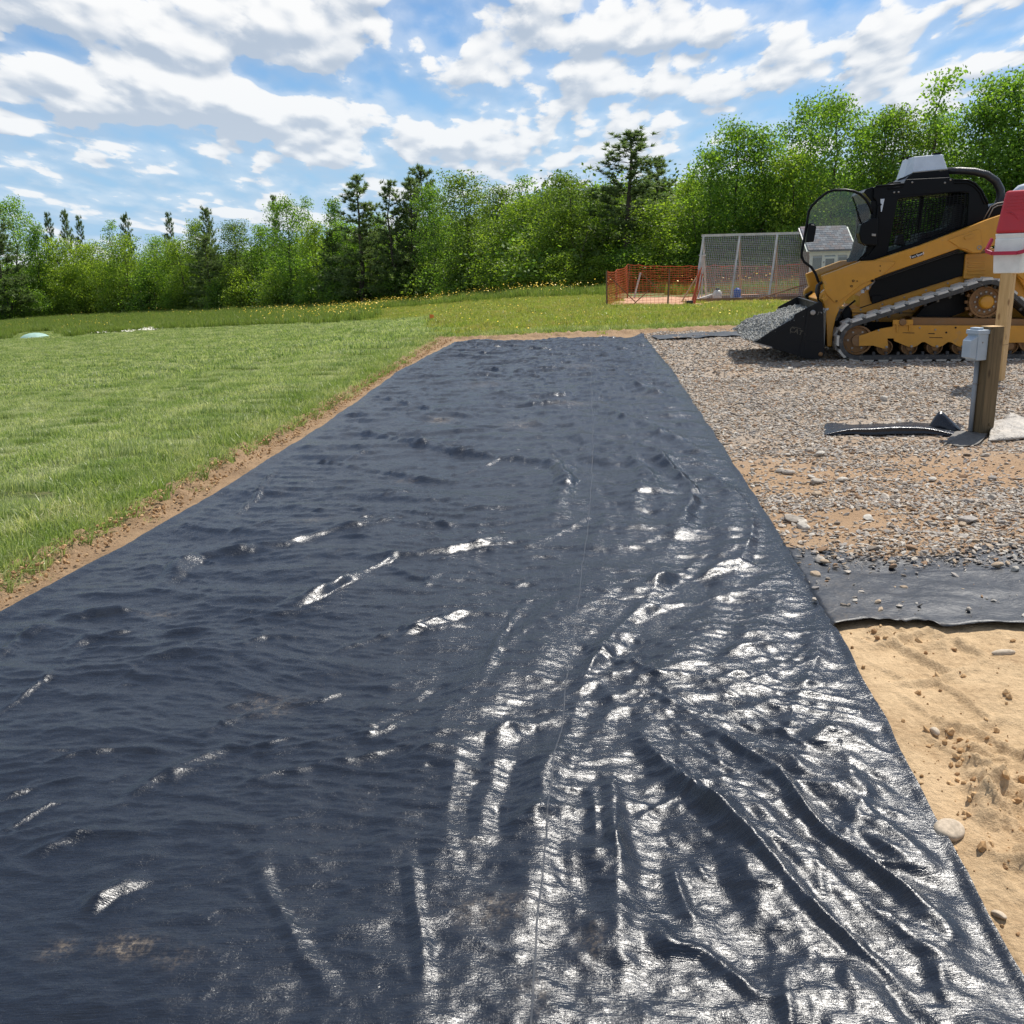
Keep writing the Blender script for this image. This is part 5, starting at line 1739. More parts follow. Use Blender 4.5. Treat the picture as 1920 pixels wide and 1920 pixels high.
# open front door with its tinted pane and wiper
DOORL = [(612, 934), (596, 915), (580, 868), (552, 826), (506, 792), (491, 760), (490, 735), (506, 650), (524, 545), (536, 470), (556, 432), (600, 388), (660, 342), (702, 331), (770, 330), (822, 337), (868, 356), (905, 392), (930, 432), (944, 480)]
DD = .46
dl = [U(1360 + a * .2916667, 260 + b2 * .2916667, DD) for a, b2 in DOORL]
door = MB().tube([loc(x, z, DD) for x, z in dl], .0165, 10).build('cab_door', M_BLK, loader, True)
closing = C1([(944, 480), (930, 560), (925, 640), (905, 730), (850, 792), (760, 838), (690, 870), (640, 905)], DD)
MB().tube([loc(x, z, DD) for x, z in closing[:5]], .010, 8).build('door_seal', M_BLK, door, True)
MB().prism(dl + closing[1:], DD + .004, DD + .010, loc).build('pane', M_GLASS, door)
rr = [loc(*U(1360 + a * .2916667, 260 + b2 * .2916667, DD - .012), DD - .012) for a, b2 in ((818, 372), (842, 440), (862, 510), (876, 556))]
MB().tube(rr, [.005, .008, .009, .011], 6).build('wiper', M_BLK, door, True)
slab('door_handle', [(530, 552), (548, 542), (572, 548), (582, 570), (566, 664), (515, 668), (526, 600)], DD - .05, DD + .05, M_BLK, parent=door, td=DD, bevel=.012)
slab('handle_plate', [(548, 548), (566, 550), (570, 560), (548, 558)], DD - .056, DD - .049, M_STL, parent=door, td=DD, bevel=.003)
# roof unit and hose
slab('roof_unit_base', [(1140, 284), (1180, 240), (1205, 224), (1430, 202), (1448, 258), (1160, 290)], .62, 1.38, M_BLK, td=.62)
bl, br, tr2, tl = C1([(1203, 219), (1430, 197), (1406, 96), (1218, 112)], .66)
fl, ft = C1([(1140, 244), (1184, 122)], .80)
q = MB()
q.hexa([loc(bl[0], bl[1], .66), loc(br[0], br[1], .66), loc(br[0], br[1], 1.34), loc(bl[0], bl[1], 1.34),
        loc(tl[0], tl[1], .72), loc(tr2[0], tr2[1], .72), loc(tr2[0], tr2[1], 1.28), loc(tl[0], tl[1], 1.28)])
ru = q.build('roof_unit', M_AC, loader, bevel=.010)
q = MB()
q.hexa([loc(fl[0] + .01, fl[1] - .01, .80), loc(bl[0] + .01, bl[1], .655), loc(bl[0] + .01, bl[1], 1.345), loc(fl[0] + .01, fl[1] - .01, 1.20),
        loc(ft[0], ft[1], .84), loc(tl[0] + .01, tl[1] - .01, .71), loc(tl[0] + .01, tl[1] - .01, 1.29), loc(ft[0], ft[1], 1.16)])
q.build('roof_unit_nose', M_AC, ru, bevel=.006)
q = MB()
q.bar(loc(bl[0], bl[1] + .003, .652), loc(br[0], br[1] + .003, .652), .012)
q.build('roof_unit_rim', M_STL, ru)
q = MB()
q.bar(loc(tr2[0] - .10, tr2[1] + .006, .74), loc(tr2[0] - .02, tr2[1] + .006, .74), .018, .03)
q.bar(loc(ft[0] - .02, ft[1] - .0, .86), loc(tl[0] + .01, tl[1], .86), .018, .03)
q.build('roof_unit_vent', M_BLK, ru)
pts_ = [loc(*U(1360 + a * .2916667, 260 + b2 * .2916667, .72), .72) for a, b2 in ((1415, 208), (1500, 206), (1600, 212), (1680, 232), (1740, 275), (1768, 330), (1770, 380), (1750, 430), (1720, 470))]
MB().tube(pts_, [.040, .043, .044, .046, .048, .050, .050, .050, .050], 14).build('roof_hose', M_HOSE, loader, True)

# --- bucket
BD0, BD1 = -0.03, 1.83
SIDE = [(188, 1310), (290, 1240), (438, 1156), (446, 1130), (520, 1090), (606, 1046), (624, 1058), (630, 1120), (637, 1388), (604, 1416), (560, 1416), (484, 1406), (468, 1396), (300, 1346)]
bk = slab('bucket', SIDE, BD0, BD0 + .022, M_BKT, bevel=.004)
poly = C1(SIDE, BD0)
MB().prism(poly, BD1 - .022, BD1, loc).build('bucket_side', M_BKT, bk, bevel=.004)
prof = C1([(196, 1306), (300, 1340), (470, 1388), (560, 1404), (610, 1392), (625, 1340), (618, 1120), (606, 1056)], BD0)
prof_in = [(x + dx, z + dz) for (x, z), (dx, dz) in zip(prof, [(.02, .012), (0, .03), (0, .03), (-.02, .035), (-.03, .02), (-.03, 0), (-.03, 0), (-.03, -.005)])]
MB().prism(prof + prof_in[::-1], BD0 + .022, BD1 - .022, loc).build('bucket_shell', M_BKT, bk)
ce = C1([(176, 1304), (300, 1338), (300, 1348), (182, 1314)], BD0)
MB().prism(ce, BD0 - .01, BD1 + .01, loc).build('cutting_edge', M_STL, bk)
slab('side_rib', [(530, 1092), (548, 1088), (496, 1402), (476, 1400)], BD0 - .012, BD0 + .002, M_BKT, parent=bk, bevel=.003, td=BD0)
slab('side_rib', [(262, 1318), (250, 1300), (436, 1182), (446, 1196)], BD0 - .010, BD0 + .002, M_BKT, parent=bk, bevel=.003, td=BD0)
slab('edge_plate', [(470, 1396), (486, 1300), (530, 1300), (630, 1310), (637, 1388), (604, 1416), (560, 1416), (484, 1406)], BD0 - .009, BD0 + .002, M_BKT, parent=bk, bevel=.003, td=BD0)
c = C1([(562, 1118)], BD0)[0]
MB().lathe([(.018, -.018), (.030, -.018), (.034, 0), (.034, .02)], (c[0], BD0 - .004, c[1]), 22, 'Y').build('lifting_ring', M_STL, bk, True)
c = C1([(612, 1385)], BD0)[0]
MB().lathe([(.006, -.012), (.022, -.010), (.028, 0)], (c[0], BD0 - .009, c[1]), 18, 'Y').build('wear_boss', M_BRN, bk, True)
# pressed mark on the bucket's side: a slanting frame with three letters
M_MARK = principled('worn_mark', (0.085, 0.075, 0.055), 0.6)
q = MB()
fr = [loc(x, z, BD0 - .003) for x, z in C1([(417, 1252), (424, 1208), (486, 1222)], BD0)]
q.bar(fr[0], fr[1], .006, .006, (0, 1, 0))
q.bar(fr[1], fr[2], .006, .006, (0, 1, 0))
q.build('mark_frame', M_MARK, bk)
a_, b_ = C1([(428, 1230), (482, 1248)], BD0)
sl = math.atan2(b_[1] - a_[1], b_[0] - a_[0])
lettering('CAT', 0.085, 0.002, M_MARK, bk, Matrix.Translation(((a_[0] + b_[0]) / 2, BD0 - .003, (a_[1] + b_[1]) / 2)) @ Matrix.Rotation(-sl, 4, 'Y') @ Matrix.Rotation(math.pi / 2, 4, 'X'))
# ------------------------------------------------------------------ wire run, hen house and orange netting pen
M_WOOD_W = principled('weathered_white_wood', (0.52, 0.50, 0.46), 0.8, var=0.25, wear=((0.22, 0.19, 0.15), 0.45, 9), bump=0.004)
M_WOOD = principled('raw_timber', (0.42, 0.30, 0.18), 0.8, var=0.22, bump=0.004)
M_STAKE = principled('dark_stake_wood', (0.17, 0.11, 0.065), 0.85, var=0.25)
M_WIRE = principled('galvanised_wire', (0.42, 0.43, 0.43), 0.5, 0.3)
M_ORANGE = principled('orange_plastic', (0.52, 0.10, 0.025), 0.5, var=0.2)
M_WHITE = principled('white_trim_paint', (0.62, 0.61, 0.57), 0.6, wear=((0.30, 0.27, 0.22), 0.3, 8))
M_GREYW = principled('grey_wall_board', (0.33, 0.36, 0.40), 0.7, var=0.1)
M_SHING = [principled('grey_shingle', c, 0.85, var=0.2, bump=0.004, bscale=80) for c in ((0.10, 0.10, 0.125), (0.17, 0.165, 0.19), (0.145, 0.115, 0.125))]
M_HSIDE = principled('weathered_side_board', (0.17, 0.115, 0.085), 0.85, var=0.25)
M_MESHG = principled('window_mesh', (0.16, 0.16, 0.15), 0.7)
M_REDDIRT = principled('reddish_earth', (0.46, 0.26, 0.155), 0.95, var=0.25, bump=0.02, bscale=25)
M_JUG = principled('milky_plastic', (0.66, 0.66, 0.60), 0.35)
M_BLUE = principled('blue_plastic', (0.02, 0.085, 0.38), 0.35)
M_BLKP = principled('black_plastic', (0.015, 0.015, 0.016), 0.5)

A0, A1 = on(1300, 569, zt), on(1516, 563, zt)
A0.z, A1.z = zt(A0.x, A0.y), zt(A1.x, A1.y)
ax = Vector((A1.x - A0.x, A1.y - A0.y, 0))
RUN_L = ax.length
ax.normalize()
back = Vector((-ax.y, ax.x, 0))
rz_run = math.atan2(ax.y, ax.x)
RW = 1.9                                    # depth of the run
ridge = at_depth(1316, 444, A0.y + RW / 2)
RH = ridge.z - A0.z
run = empty('wire_run', 'long wire mesh poultry run on tall narrow white A-frames', 'poultry run', A0, rz_run)
LEAN = 0.42                                 # the frames stand a little askew along the run
def RP(u, v, z):
    return Vector((u, v, z))


frames_u = [0.0, RUN_L * (1369 - 1300) / 216, RUN_L * (1440 - 1300) / 216, RUN_L * 1.0]
for u in frames_u:
    MB().bar(RP(u, 0, -.05), RP(u + LEAN, RW / 2 - .03, RH), .055, .05, (1, 0, 0)).build('rafter', M_WOOD_W, run)
    MB().bar(RP(u + .74, RW, .0), RP(u + LEAN, RW / 2 + .03, RH), .045, .05, (1, 0, 0)).build('rafter', M_WOOD if u else M_WOOD_W, run)
MB().bar(RP(.30, RW * .36, RH * .72), RP(.51, RW * .64, RH * .72), .10, .03).build('collar_tie', M_WHITE, run)
MB().bar(RP(LEAN - .05, RW / 2, RH + .03), RP(RUN_L + LEAN, RW / 2, RH + .03), .05, .075).build('ridge_beam', M_WOOD_W, run)
MB().bar(RP(-.05, -.02, .06), RP(RUN_L + .1, -.02, .06), .04, .15).build('base_board', M_STAKE, run)
MB().bar(RP(.72, RW + .02, .06), RP(RUN_L + .8, RW + .02, .06), .04, .15).build('base_board', M_STAKE, run)
MB().bar(RP(.14, .15, .10), RP(.80, 1.15, .20), .085, .05).build('threshold_board', M_WOOD_W, run)
for v in (.35, .62):
    MB().bar(RP(.74 * v, RW * v, 0), RP(.42 + (v - .5) * .3, RW * (.5 + (v - .5) * .45), RH * .72), .035, .035).build('door_stile', M_WOOD_W, run)


def wire_panel(name, a, b_, c, d, nu, nv, th, mat, parent):
    """a-b bottom, d-c top"""
    q = MB()
    for i in range(nu + 1):
        s = i / nu
        q.bar(a.lerp(b_, s), d.lerp(c, s), th, th, (0, 1, 0.01))
    for i in range(nv + 1):
        s = i / nv
        q.bar(a.lerp(d, s), b_.lerp(c, s), th, th, (0, 1, 0.01))
    o = q.build(name, mat, parent)
    return tag(o, kind='stuff')


wire_panel('wire_mesh', RP(0, 0, .1), RP(RUN_L, 0, .1), RP(RUN_L + LEAN, RW / 2 - .03, RH), RP(LEAN, RW / 2 - .03, RH), 62, 34, .0058, M_WIRE, run)
wire_panel('wire_mesh', RP(.74, RW, .1), RP(RUN_L + .74, RW, .1), RP(RUN_L + LEAN, RW / 2 + .03, RH), RP(LEAN, RW / 2 + .03, RH), 62, 34, .0058, M_WIRE, run)
# bare reddish earth inside the run and the orange pen
E = [on(px, py, zt) for px, py in ((1136, 575), (1300, 574), (1530, 566), (1660, 563))]
E2 = [on(px, py, zt) for px, py in ((1180, 559), (1310, 557), (1530, 552), (1660, 550))]
vs, fs = [], []
for i in range(40):
    s = i / 39 * 3
    k = min(int(s), 2)
    p, q_ = E[k].lerp(E[k + 1], s - k), E2[k].lerp(E2[k + 1], s - k)
    for j in range(10):
        r_ = p.lerp(q_, j / 9)
        vs.append((r_.x, r_.y, zt(r_.x, r_.y) + .03 + .05 * float(perlin(r_.x * 1.6, r_.y * 1.6, 90))))
for i in range(39):
    for j in range(9):
        fs.append((i * 10 + j, i * 10 + 10 + j, i * 10 + 11 + j, i * 10 + j + 1))
tag(link('bare_earth', np_mesh('bare_earth', vs, fs, M_REDDIRT, True)), 'scratched reddish earth inside the pens', 'earth', kind='structure')

# things standing in the run
def run_at(px, py, v):
    """point inside the run at depth v"""
    g = on(px, py, zt)
    d = Vector((g.x, g.y, 0)).normalized()
    return g


jp = at_depth(1345, 557, A0.y + .75)
jz = zt(jp.x, jp.y) + .05
jug = empty('water_jug', 'white translucent water jug with dark cap standing inside the wire run', 'jug', (jp.x, jp.y, jz))
MB().lathe([(.12, 0), (.135, .02), (.135, .17), (.125, .22), (.085, .27), (.055, .285)], (0, 0, 0), 24).build('jug_body', M_JUG, jug, True)
MB().lathe([(.06, .285), (.065, .29), (.062, .335), (.03, .35)], (0, 0, 0), 18).build('cap', M_BLKP, jug, True)
bp = at_depth(1382, 558, A0.y + .70)
bz = zt(bp.x, bp.y) + .05
bu = empty('poultry_drinker', 'blue plastic poultry drinker standing inside the wire run', 'drinker', (bp.x, bp.y, bz))
MB().lathe([(.15, 0), (.16, .03), (.155, .07), (.12, .06)], (0, 0, 0), 24).build('trough', principled('greyed_blue_plastic', (.07, .12, .26), .5), bu, True)
MB().lathe([(.105, .05), (.11, .07), (.105, .26), (.085, .30), (.04, .315), (.03, .34)], (0, 0, 0), 24).build('tank', M_BLUE, bu, True)
p0, p1 = at_depth(1405, 566, A0.y - .12), at_depth(1512, 533, A0.y - .05)
p0.z = zt(p0.x, p0.y) + .02
mbp = MB().bar(p0, p1, .035, .035).build('leaning_pole', M_STAKE)
tag(mbp, 'thin dark pole leaning from the grass up to the hen house', 'pole')
blk = on(1293, 573, zt)
o = MB().box((blk.x, blk.y, blk.z + .06), (.17, .16, .16)).build('black_block', M_BLKP, bevel=.01)
tag(o, 'small black block at the corner between netting and wire run', 'block')

# --- hen house
ew0, ew1 = at_depth(1519, 470, A0.y + .25), at_depth(1594, 462, A0.y + .25)
HW = (ew1 - ew0).length
hz0 = zt(ew0.x, ew0.y)
EH = ew0.z - hz0
HD = 0.95
house = empty('hen_house', 'small white framed hen house with grey shingle roof behind the loader door', 'hen house', (ew0.x, ew0.y, hz0), rz_run)
MB().box((HW / 2, HD / 2, EH / 2), (HW, HD, EH)).build('wall', M_HSIDE, house, bevel=.005)
MB().box((HW / 2, -.004, EH / 2), (HW - .01, .010, EH - .01)).build('front_panel', M_GREYW, house)
for u, wd in ((.035, .09), (HW * .33, .07), (HW * .66, .07), (HW - .035, .09)):
    MB().box((u, -.018, EH / 2), (wd, .036, EH)).build('trim_board', M_WHITE, house, bevel=.004)
MB().box((HW / 2, -.02, EH - .07), (HW + .04, .046, .14)).build('trim_board', M_WHITE, house, bevel=.004)
MB().box((HW / 2, -.016, EH * .40), (HW, .034, .07)).build('trim_board', M_WHITE, house, bevel=.004)
for u, wd in ((HW * .185, HW * .22), (HW * .835, HW * .22)):
    wn = MB().box((u, -.004, EH * .64), (wd, .012, EH * .42)).build('window', M_MESHG, house)
    q = MB()
    for i in range(1, 9):
        q.box((u - wd / 2 + wd * i / 9, -.013, EH * .64), (.006, .006, EH * .42))
    tag(q.build('window_mesh', M_WIRE, wn), kind='stuff')
dr_ = MB().box((HW * .495, -.03, EH * .45), (HW * .30, .03, EH * .84)).build('door', M_WHITE, house, bevel=.004)
MB().box((HW * .495, -.047, EH * .63), (HW * .22, .008, EH * .40)).build('pane', M_MESHG, dr_)
for z_ in (.42, .76):
    MB().box((HW * .345, -.05, EH * z_), (.035, .014, .06)).build('hinge', M_STL, dr_)
# roof of overlapping shingles
rp = at_depth(1560, 427, A0.y + 1.0)
RHH = rp.z - hz0
SLO = math.atan2(RHH - EH, .80)
roof = MB().prism([(-.16, EH - .03), (.80, RHH), (HD + .26, RHH - .15), (HD + .26, RHH - .12), (.80, RHH + .03), (-.16, EH + .0)], -.10, HW + .10, lambda v, z, u: Vector((u, v, z))).build('roof', M_SHING[0], house)
sl_len = math.hypot(.96, RHH - EH + .03)
rows_n, cols_n = 11, 9
sm = [MB().box((0, 0, 0), (1, 1, .020)).mesh('shingle', m_) for m_ in M_SHING]
rs = np.random.default_rng(91)
for i in range(rows_n):
    for j in range(cols_n + (i % 2)):
        w_ = (HW + .2) / cols_n
        u0 = -.10 + w_ * (j - .5 * (i % 2))
        u1 = min(u0 + w_ - .006, HW + .10)
        u0 = max(u0, -.10)
        if u1 - u0 < .02:
            continue
        s = (i + .5) / rows_n
        o = link('shingle', sm[int(rs.integers(0, 3))], roof)
        o.location = ((u0 + u1) / 2, -.16 + .96 * s, EH + .012 + (RHH - EH + .03) * s + .006)
        o.rotation_euler = (SLO - .11, 0, 0)
        o.scale = (u1 - u0, sl_len / rows_n * 1.12, 1)
for side in (-.105, HW + .105):
    MB().bar((side, -.17, EH - .03), (side, .80, RHH + .01), .02, .09, (1, 0, 0)).build('barge_board', M_WHITE, house)

# --- orange netting pen
NL, NM, NR = on(1138, 575, zt), on(1252, 574, zt), on(1297, 572, zt)
BL, BR = on(1176, 560, zt), on(1655, 552, zt)
for p in (NL, NM, NR, BL, BR):
    p.z = zt(p.x, p.y)
C0 = NL.copy()
net = empty('netting_fence', 'sagging orange plastic mesh netting fence on thin dark stakes', 'fence', C0)
FH = 1.0
rs = np.random.default_rng(95)


def stake(p, q, th=.035, mat=M_STAKE, nm='stake'):
    MB().bar(Vector(p) - C0, Vector(q) - C0, th, th).build(nm, mat, net)


for p, hh in ((NL, .98), (BL, 1.12), (NL.lerp(BL, .45), 1.0), (NM, 1.02), (BL.lerp(BR, .35), 1.0), (BL.lerp(BR, .7), 1.0), (BR, 1.0)):
    stake(p - Vector((0, 0, .05)), p + Vector((rs.normal(0, .04), rs.normal(0, .03), hh)))
stake(at_depth(1189, 558, NL.y + .9), at_depth(1201, 511, NL.y + .9), .045, M_WOOD_W, 'brace')
stake(at_depth(1202, 512, NL.y + .9), at_depth(1236, 544, NL.y + .9), .028, M_STAKE, 'brace')
stake(at_depth(1142, 518, NL.y + .1), at_depth(1192, 567, NL.y + .1), .025, M_STAKE, 'brace')
stake(at_depth(1186, 572, NL.y + .1), at_depth(1216, 545, NL.y + .1), .025, M_STAKE, 'brace')
stake(at_depth(1278, 566, NL.y), at_depth(1309, 515, NL.y + .2), .03, M_WOOD, 'brace')


def netting(pts, hts, nh, sp, th=.009, sagk=.06):
    """pts: ground points of the stakes along one side; one strand-built panel"""
    q = MB()
    P_, tops = [], []
    N_ = 0
    for i in range(len(pts) - 1):
        a, b2 = Vector(pts[i]), Vector(pts[i + 1])
        n_ = max(2, int((b2 - a).length / sp))
        for k in range(n_ + (1 if i == len(pts) - 2 else 0)):
            s = k / n_
            P_.append(a.lerp(b2, s) - C0)
            tops.append(hts[i] * (1 - s) + hts[i + 1] * s - sagk * math.sin(math.pi * s) + .008 * rs.normal())
    L = len(P_)
    jig = rs.normal(0, .006, (nh + 1, L))
    dr2 = np.cumsum(rs.normal(0, .004, L))
    def pt(i, r_):
        h_ = tops[i] * (r_ / nh) + jig[r_, i] + .02
        nrm = Vector((0.3, -1, 0)).normalized()
        return P_[i] + Vector((0, 0, h_)) + nrm * (.04 * math.sin(i * .35 + r_ * .2) + dr2[i])
    for r_ in range(nh + 1):
        t_ = th * (1.9 if r_ in (0, nh) else 1.0)
        for i in range(L - 1):
            q.bar(pt(i, r_), pt(i + 1, r_), .004, t_)
    for i in range(L):
        for r_ in range(0, nh, 2):
            q.bar(pt(i, r_), pt(i, min(r_ + 2, nh)), .006, .004, (0, 1, 0))
    tag(q.build('netting', M_ORANGE, net), kind='stuff')


netting([NL, NM, NR], [.96, 1.0, 1.02], 13, .11, .006)
netting([NL, NL.lerp(BL, .45), BL], [.96, .98, 1.1], 13, .12, .007)
netting([BL, BL.lerp(BR, .35), BL.lerp(BR, .7), BR], [1.1, 1.0, .98, .98], 14, .13, .013, .05)
# bunched end of the netting tied up against the run
q = MB()
a = NR + Vector((.02, -.02, .02))
b2 = at_depth(1312, 508, NR.y + .35)
for k in range(9):
    o1, o2 = Vector(rs.normal(0, .035, 3)), Vector(rs.normal(0, .045, 3))
    md = a.lerp(b2, .5) + (o1 + o2) * .5 + Vector((.03 * math.sin(k), 0, -.02))
    q.tube([a + o1 - C0, md - C0, b2 + o2 - C0], .014, 5)
q.build('netting_bunch', M_ORANGE, net)

# --- small things in the field
g = on(66, 635, zt)
g.z = zt(g.x, g.y)
lid = empty('green_dome_lid', 'pale green low dome lid in the grass where the lawn meets the meadow', 'lid', g)
sc_ = (Vector(g) - Vector((0, 0, CAM_H))).length / FPX
R_ = 23 * sc_
MB().lathe([(R_, -.02), (R_, .04), (R_ * .93, .10), (R_ * .7, .20), (R_ * .35, .27), (.02, .29)], (0, 0, 0), 28).build('dome', principled('pale_green_plastic', (.26, .40, .34), .6), lid, True)
MB().lathe([(R_ * 1.06, -.02), (R_ * 1.06, .035), (R_ * .9, .045)], (0, 0, 0), 28).build('rim', principled('green_plastic_rim', (.20, .32, .27), .6), lid, True)
g = on(806, 606, zt)
g.z = zt(g.x, g.y)
fl = empty('marker_flag', 'tiny orange marker flag in the rough grass beyond the lawn', 'flag', g)
MB().tube([(0, 0, -.05), (0, 0, .22)], .004, 5).build('wire_stem', M_STL, fl)
MB().add([(0, 0, .22), (.10, .02, .20), (.11, .0, .13), (0, 0, .11)], [(0, 1, 2, 3)]).build('cloth', principled('orange_vinyl', (.85, .22, .03), .5), fl)
# ------------------------------------------------------------------ gravel
def stone_mat(name, cols, rough=0.85):
    m, t, out = new_mat(name)
    b = t.node('ShaderNodeBsdfPrincipled')
    oi = t.node('ShaderNodeObjectInfo').outputs['Random']
    rp = t.node('ShaderNodeValToRGB')
    rp.color_ramp.interpolation = 'CONSTANT'
    els = rp.color_ramp.elements
    while len(els) < len(cols):
        els.new(0.5)
    for i, c in enumerate(cols):
        els[i].position = i / len(cols)
        els[i].color = (*c, 1)
    t.l.new(oi, rp.inputs[0])
    tc = t.node('ShaderNodeTexCoord').outputs['Object']
    n = t.noise(tc, 3.0, 6, .65)
    f = t.ramp(n, .3, .7, .75, 1.2)
    c = t.mix(1.0, rp.outputs[0], t.xyz(f, f, f), 'MULTIPLY')
    t.put(b.inputs['Base Color'], c)
    b.inputs['Roughness'].default_value = rough
    b.inputs['Specular IOR Level'].default_value = 0.3
    t.l.new(b.outputs[0], out.inputs[0])
    return m


M_GRAV = stone_mat('gravel_stone', [(.36, .315, .26), (.27, .24, .21), (.42, .37, .31), (.21, .175, .14), (.36, .275, .19), (.46, .42, .36), (.31, .28, .25), (.27, .17, .10)])
M_GREY = stone_mat('grey_gravel_stone', [(.33, .33, .30), (.26, .265, .25), (.40, .40, .37), (.22, .22, .21), (.47, .46, .43)])
M_CLOD = stone_mat('soil_clod', [(.44, .27, .13), (.37, .22, .10), (.50, .33, .17), (.31, .18, .085)], .95)
M_BOULD = stone_mat('pale_stone', [(.43, .35, .26), (.46, .38, .285)])


def rock(name, seed, mat, flat=.62, lvl=2, rough=.22, ang=True):
    r = np.random.default_rng(seed)
    bm = bmesh.new()
    bmesh.ops.create_icosphere(bm, subdivisions=lvl, radius=1.0)
    V = np.array([v.co[:] for v in bm.verts])
    s = np.array([1, r.uniform(.6, .95), flat * r.uniform(.75, 1.2)])
    for k in range(9 if ang else 3):                       # broken faces
        n_ = r.normal(0, 1, 3)
        n_ /= np.linalg.norm(n_)
        c = r.uniform(.55, .85)
        d = V @ n_
        V = V - np.outer(np.maximum(d - c, 0), n_) * .92
    V = V * (1 + rough * .35 * r.normal(0, .3, (len(V), 1)))
    V = V * s
    for v, c in zip(bm.verts, V):
        v.co = c
    me = bpy.data.meshes.new(name)
    bm.to_mesh(me)
    bm.free()
    if not ang:
        me.polygons.foreach_set('use_smooth', [True] * len(me.polygons))
    me.materials.append(mat)
    return me


gp = [bpy.data.objects.new('pebble', rock('pebble', 400 + k, M_GRAV, .45, lvl=1 if k < 5 else 2)) for k in range(8)]
gg = [bpy.data.objects.new('grey_pebble', rock('grey_pebble', 420 + k, M_GREY, lvl=1)) for k in range(5)]
gc = [bpy.data.objects.new('crumb', rock('crumb', 440 + k, M_CLOD, .8, 1, .5)) for k in range(4)]
sr = np.random.default_rng(55)


def z_top(x, y):
    z = z_soil(x, y) + 0.02 * fbm(x * 2.1, y * 2.1, 3, 21) * sstep(0.05, 0.4, x - along(R_EDGE, y))
    return z


def z_sheet2(x, y):
    """top of the half-buried sheet near its bare edge"""
    ynear = np.interp(x, near2[:, 0], near2[:, 1])
    return np.where((y > ynear) & (y < ynear + 1.0), np.maximum(z_soil(x, y), z_bare(x, y)) + .024, -9)


def gravel_points(n, y0, y1, smin, smax, keep):
    y = np.sqrt(sr.uniform(y0 ** 2, y1 ** 2, n))
    xl_ = along(R_EDGE, y)
    x = xl_ + sr.uniform(-0.012, 1, n) * (np.minimum(.60 * y + .3, 14) - xl_)
    k = keep(x, y)
    x, y = x[k], y[k]
    s = smin + (smax - smin) * sr.random(len(x)) ** 3.2
    return x, y, s


def keep_main(x, y):
    nx, ny = np_pix(np.stack([x, y, np.zeros_like(x)], -1))
    bare_patch = (perlin(x * .9, y * .9, 101) + .5 * perlin(x * 2.4, y * 2.4, 102))
    p = np.full(x.shape, 1.0)
    p = np.where((ny > 815) & (ny < 930), np.clip(.42 + .9 * bare_patch, .12, .9), p)      # soil shows between
    p = np.where((ny > 960) & (ny < 1075), np.clip(.50 + 1.0 * bare_patch, .06, .8) * np.interp(ny, [960, 1040, 1075], [1, .7, .15]), p)
    p = np.where(ny >= 1075, .010, p)
    p = np.where((ny > 700) & (ny <= 815), np.clip(.78 + .7 * bare_patch, .35, 1), p)
    p = np.where(ny < 660, .9, p)
    p = np.where((np.abs(ny - 812) < 26) & (nx > 1560), .25, p)
    return (sr.random(len(x)) < p) & (y < y_border(x) - .35) & (ny < 1172) & (ny > 618)


def emb(x, y, s):
    return np.maximum(z_top(x, y), z_sheet2(x, y)) + s * .22


PX, PY, PS = [], [], []
for n_, a, b2, s0, s1 in ((62000, 3.15, 6.6, .0035, .021), (60000, 6.2, 10.5, .007, .025), (56000, 10.2, 21, .013, .034)):
    x, y, s = gravel_points(n_, a, b2, s0, s1, keep_main)
    PX.append(x); PY.append(y); PS.append(s)
x, y, s = np.concatenate(PX), np.concatenate(PY), np.concatenate(PS)
n = len(x)
rots = np.stack([sr.normal(0, .3, n), sr.normal(0, .3, n), sr.uniform(0, 6.28, n)], 1)
scatter('gravel', np.stack([x, y, emb(x, y, s)], 1), rots, np.stack([s * 1.15, s * sr.uniform(.6, 1.0, n), s * sr.uniform(.6, 1.1, n)], 1), sr.integers(0, 8, n), gp, 'dusty grey and tan crushed gravel spread over the pad', 'gravel')
# crumbs on the bare soil and along both verges
x = sr.uniform(.4, 3.0, 6500)
y = sr.uniform(1.3, 3.6, 6500)
d = x - along(R_EDGE, y)
den = np.exp(-((d - .16) / .14) ** 2) * sstep(-.1, .4, perlin(x * 1.6 + 4, y * 1.6, 13) + .5 * sstep(2.9, 2.0, y)) + .08
k = (d > .01) & (sr.random(len(x)) < den) & (y < np.interp(x, near2[:, 0], near2[:, 1]) - .02)
x, y = x[k], y[k]
s = .003 + .016 * sr.random(len(x)) ** 3.5
z = z_bare(x, y) + s * .2
x2 = np.concatenate([along(L_EDGE, (yv2 := sr.uniform(2.0, 17, 2600)))])
f_ = sr.uniform(.25, .92, 2600)
x2 = x2 * (1 - f_) + along(G_EDGE, yv2) * f_
s2 = .004 + .012 * sr.random(2600) ** 3
z2 = .035 + .03 * (f_ > .6) + 0 * s2
x, y, z, s = np.concatenate([x, x2]), np.concatenate([y, yv2]), np.concatenate([z, z2 - .012]), np.concatenate([s, s2])
n = len(x)
rots = sr.uniform(0, 6.28, (n, 3))
scatter('soil_crumbs', np.stack([x, y, z], 1), rots, np.stack([s, s, s], 1), sr.integers(0, 4, n), gc, 'small crumbs of loose brown soil', 'soil crumbs')

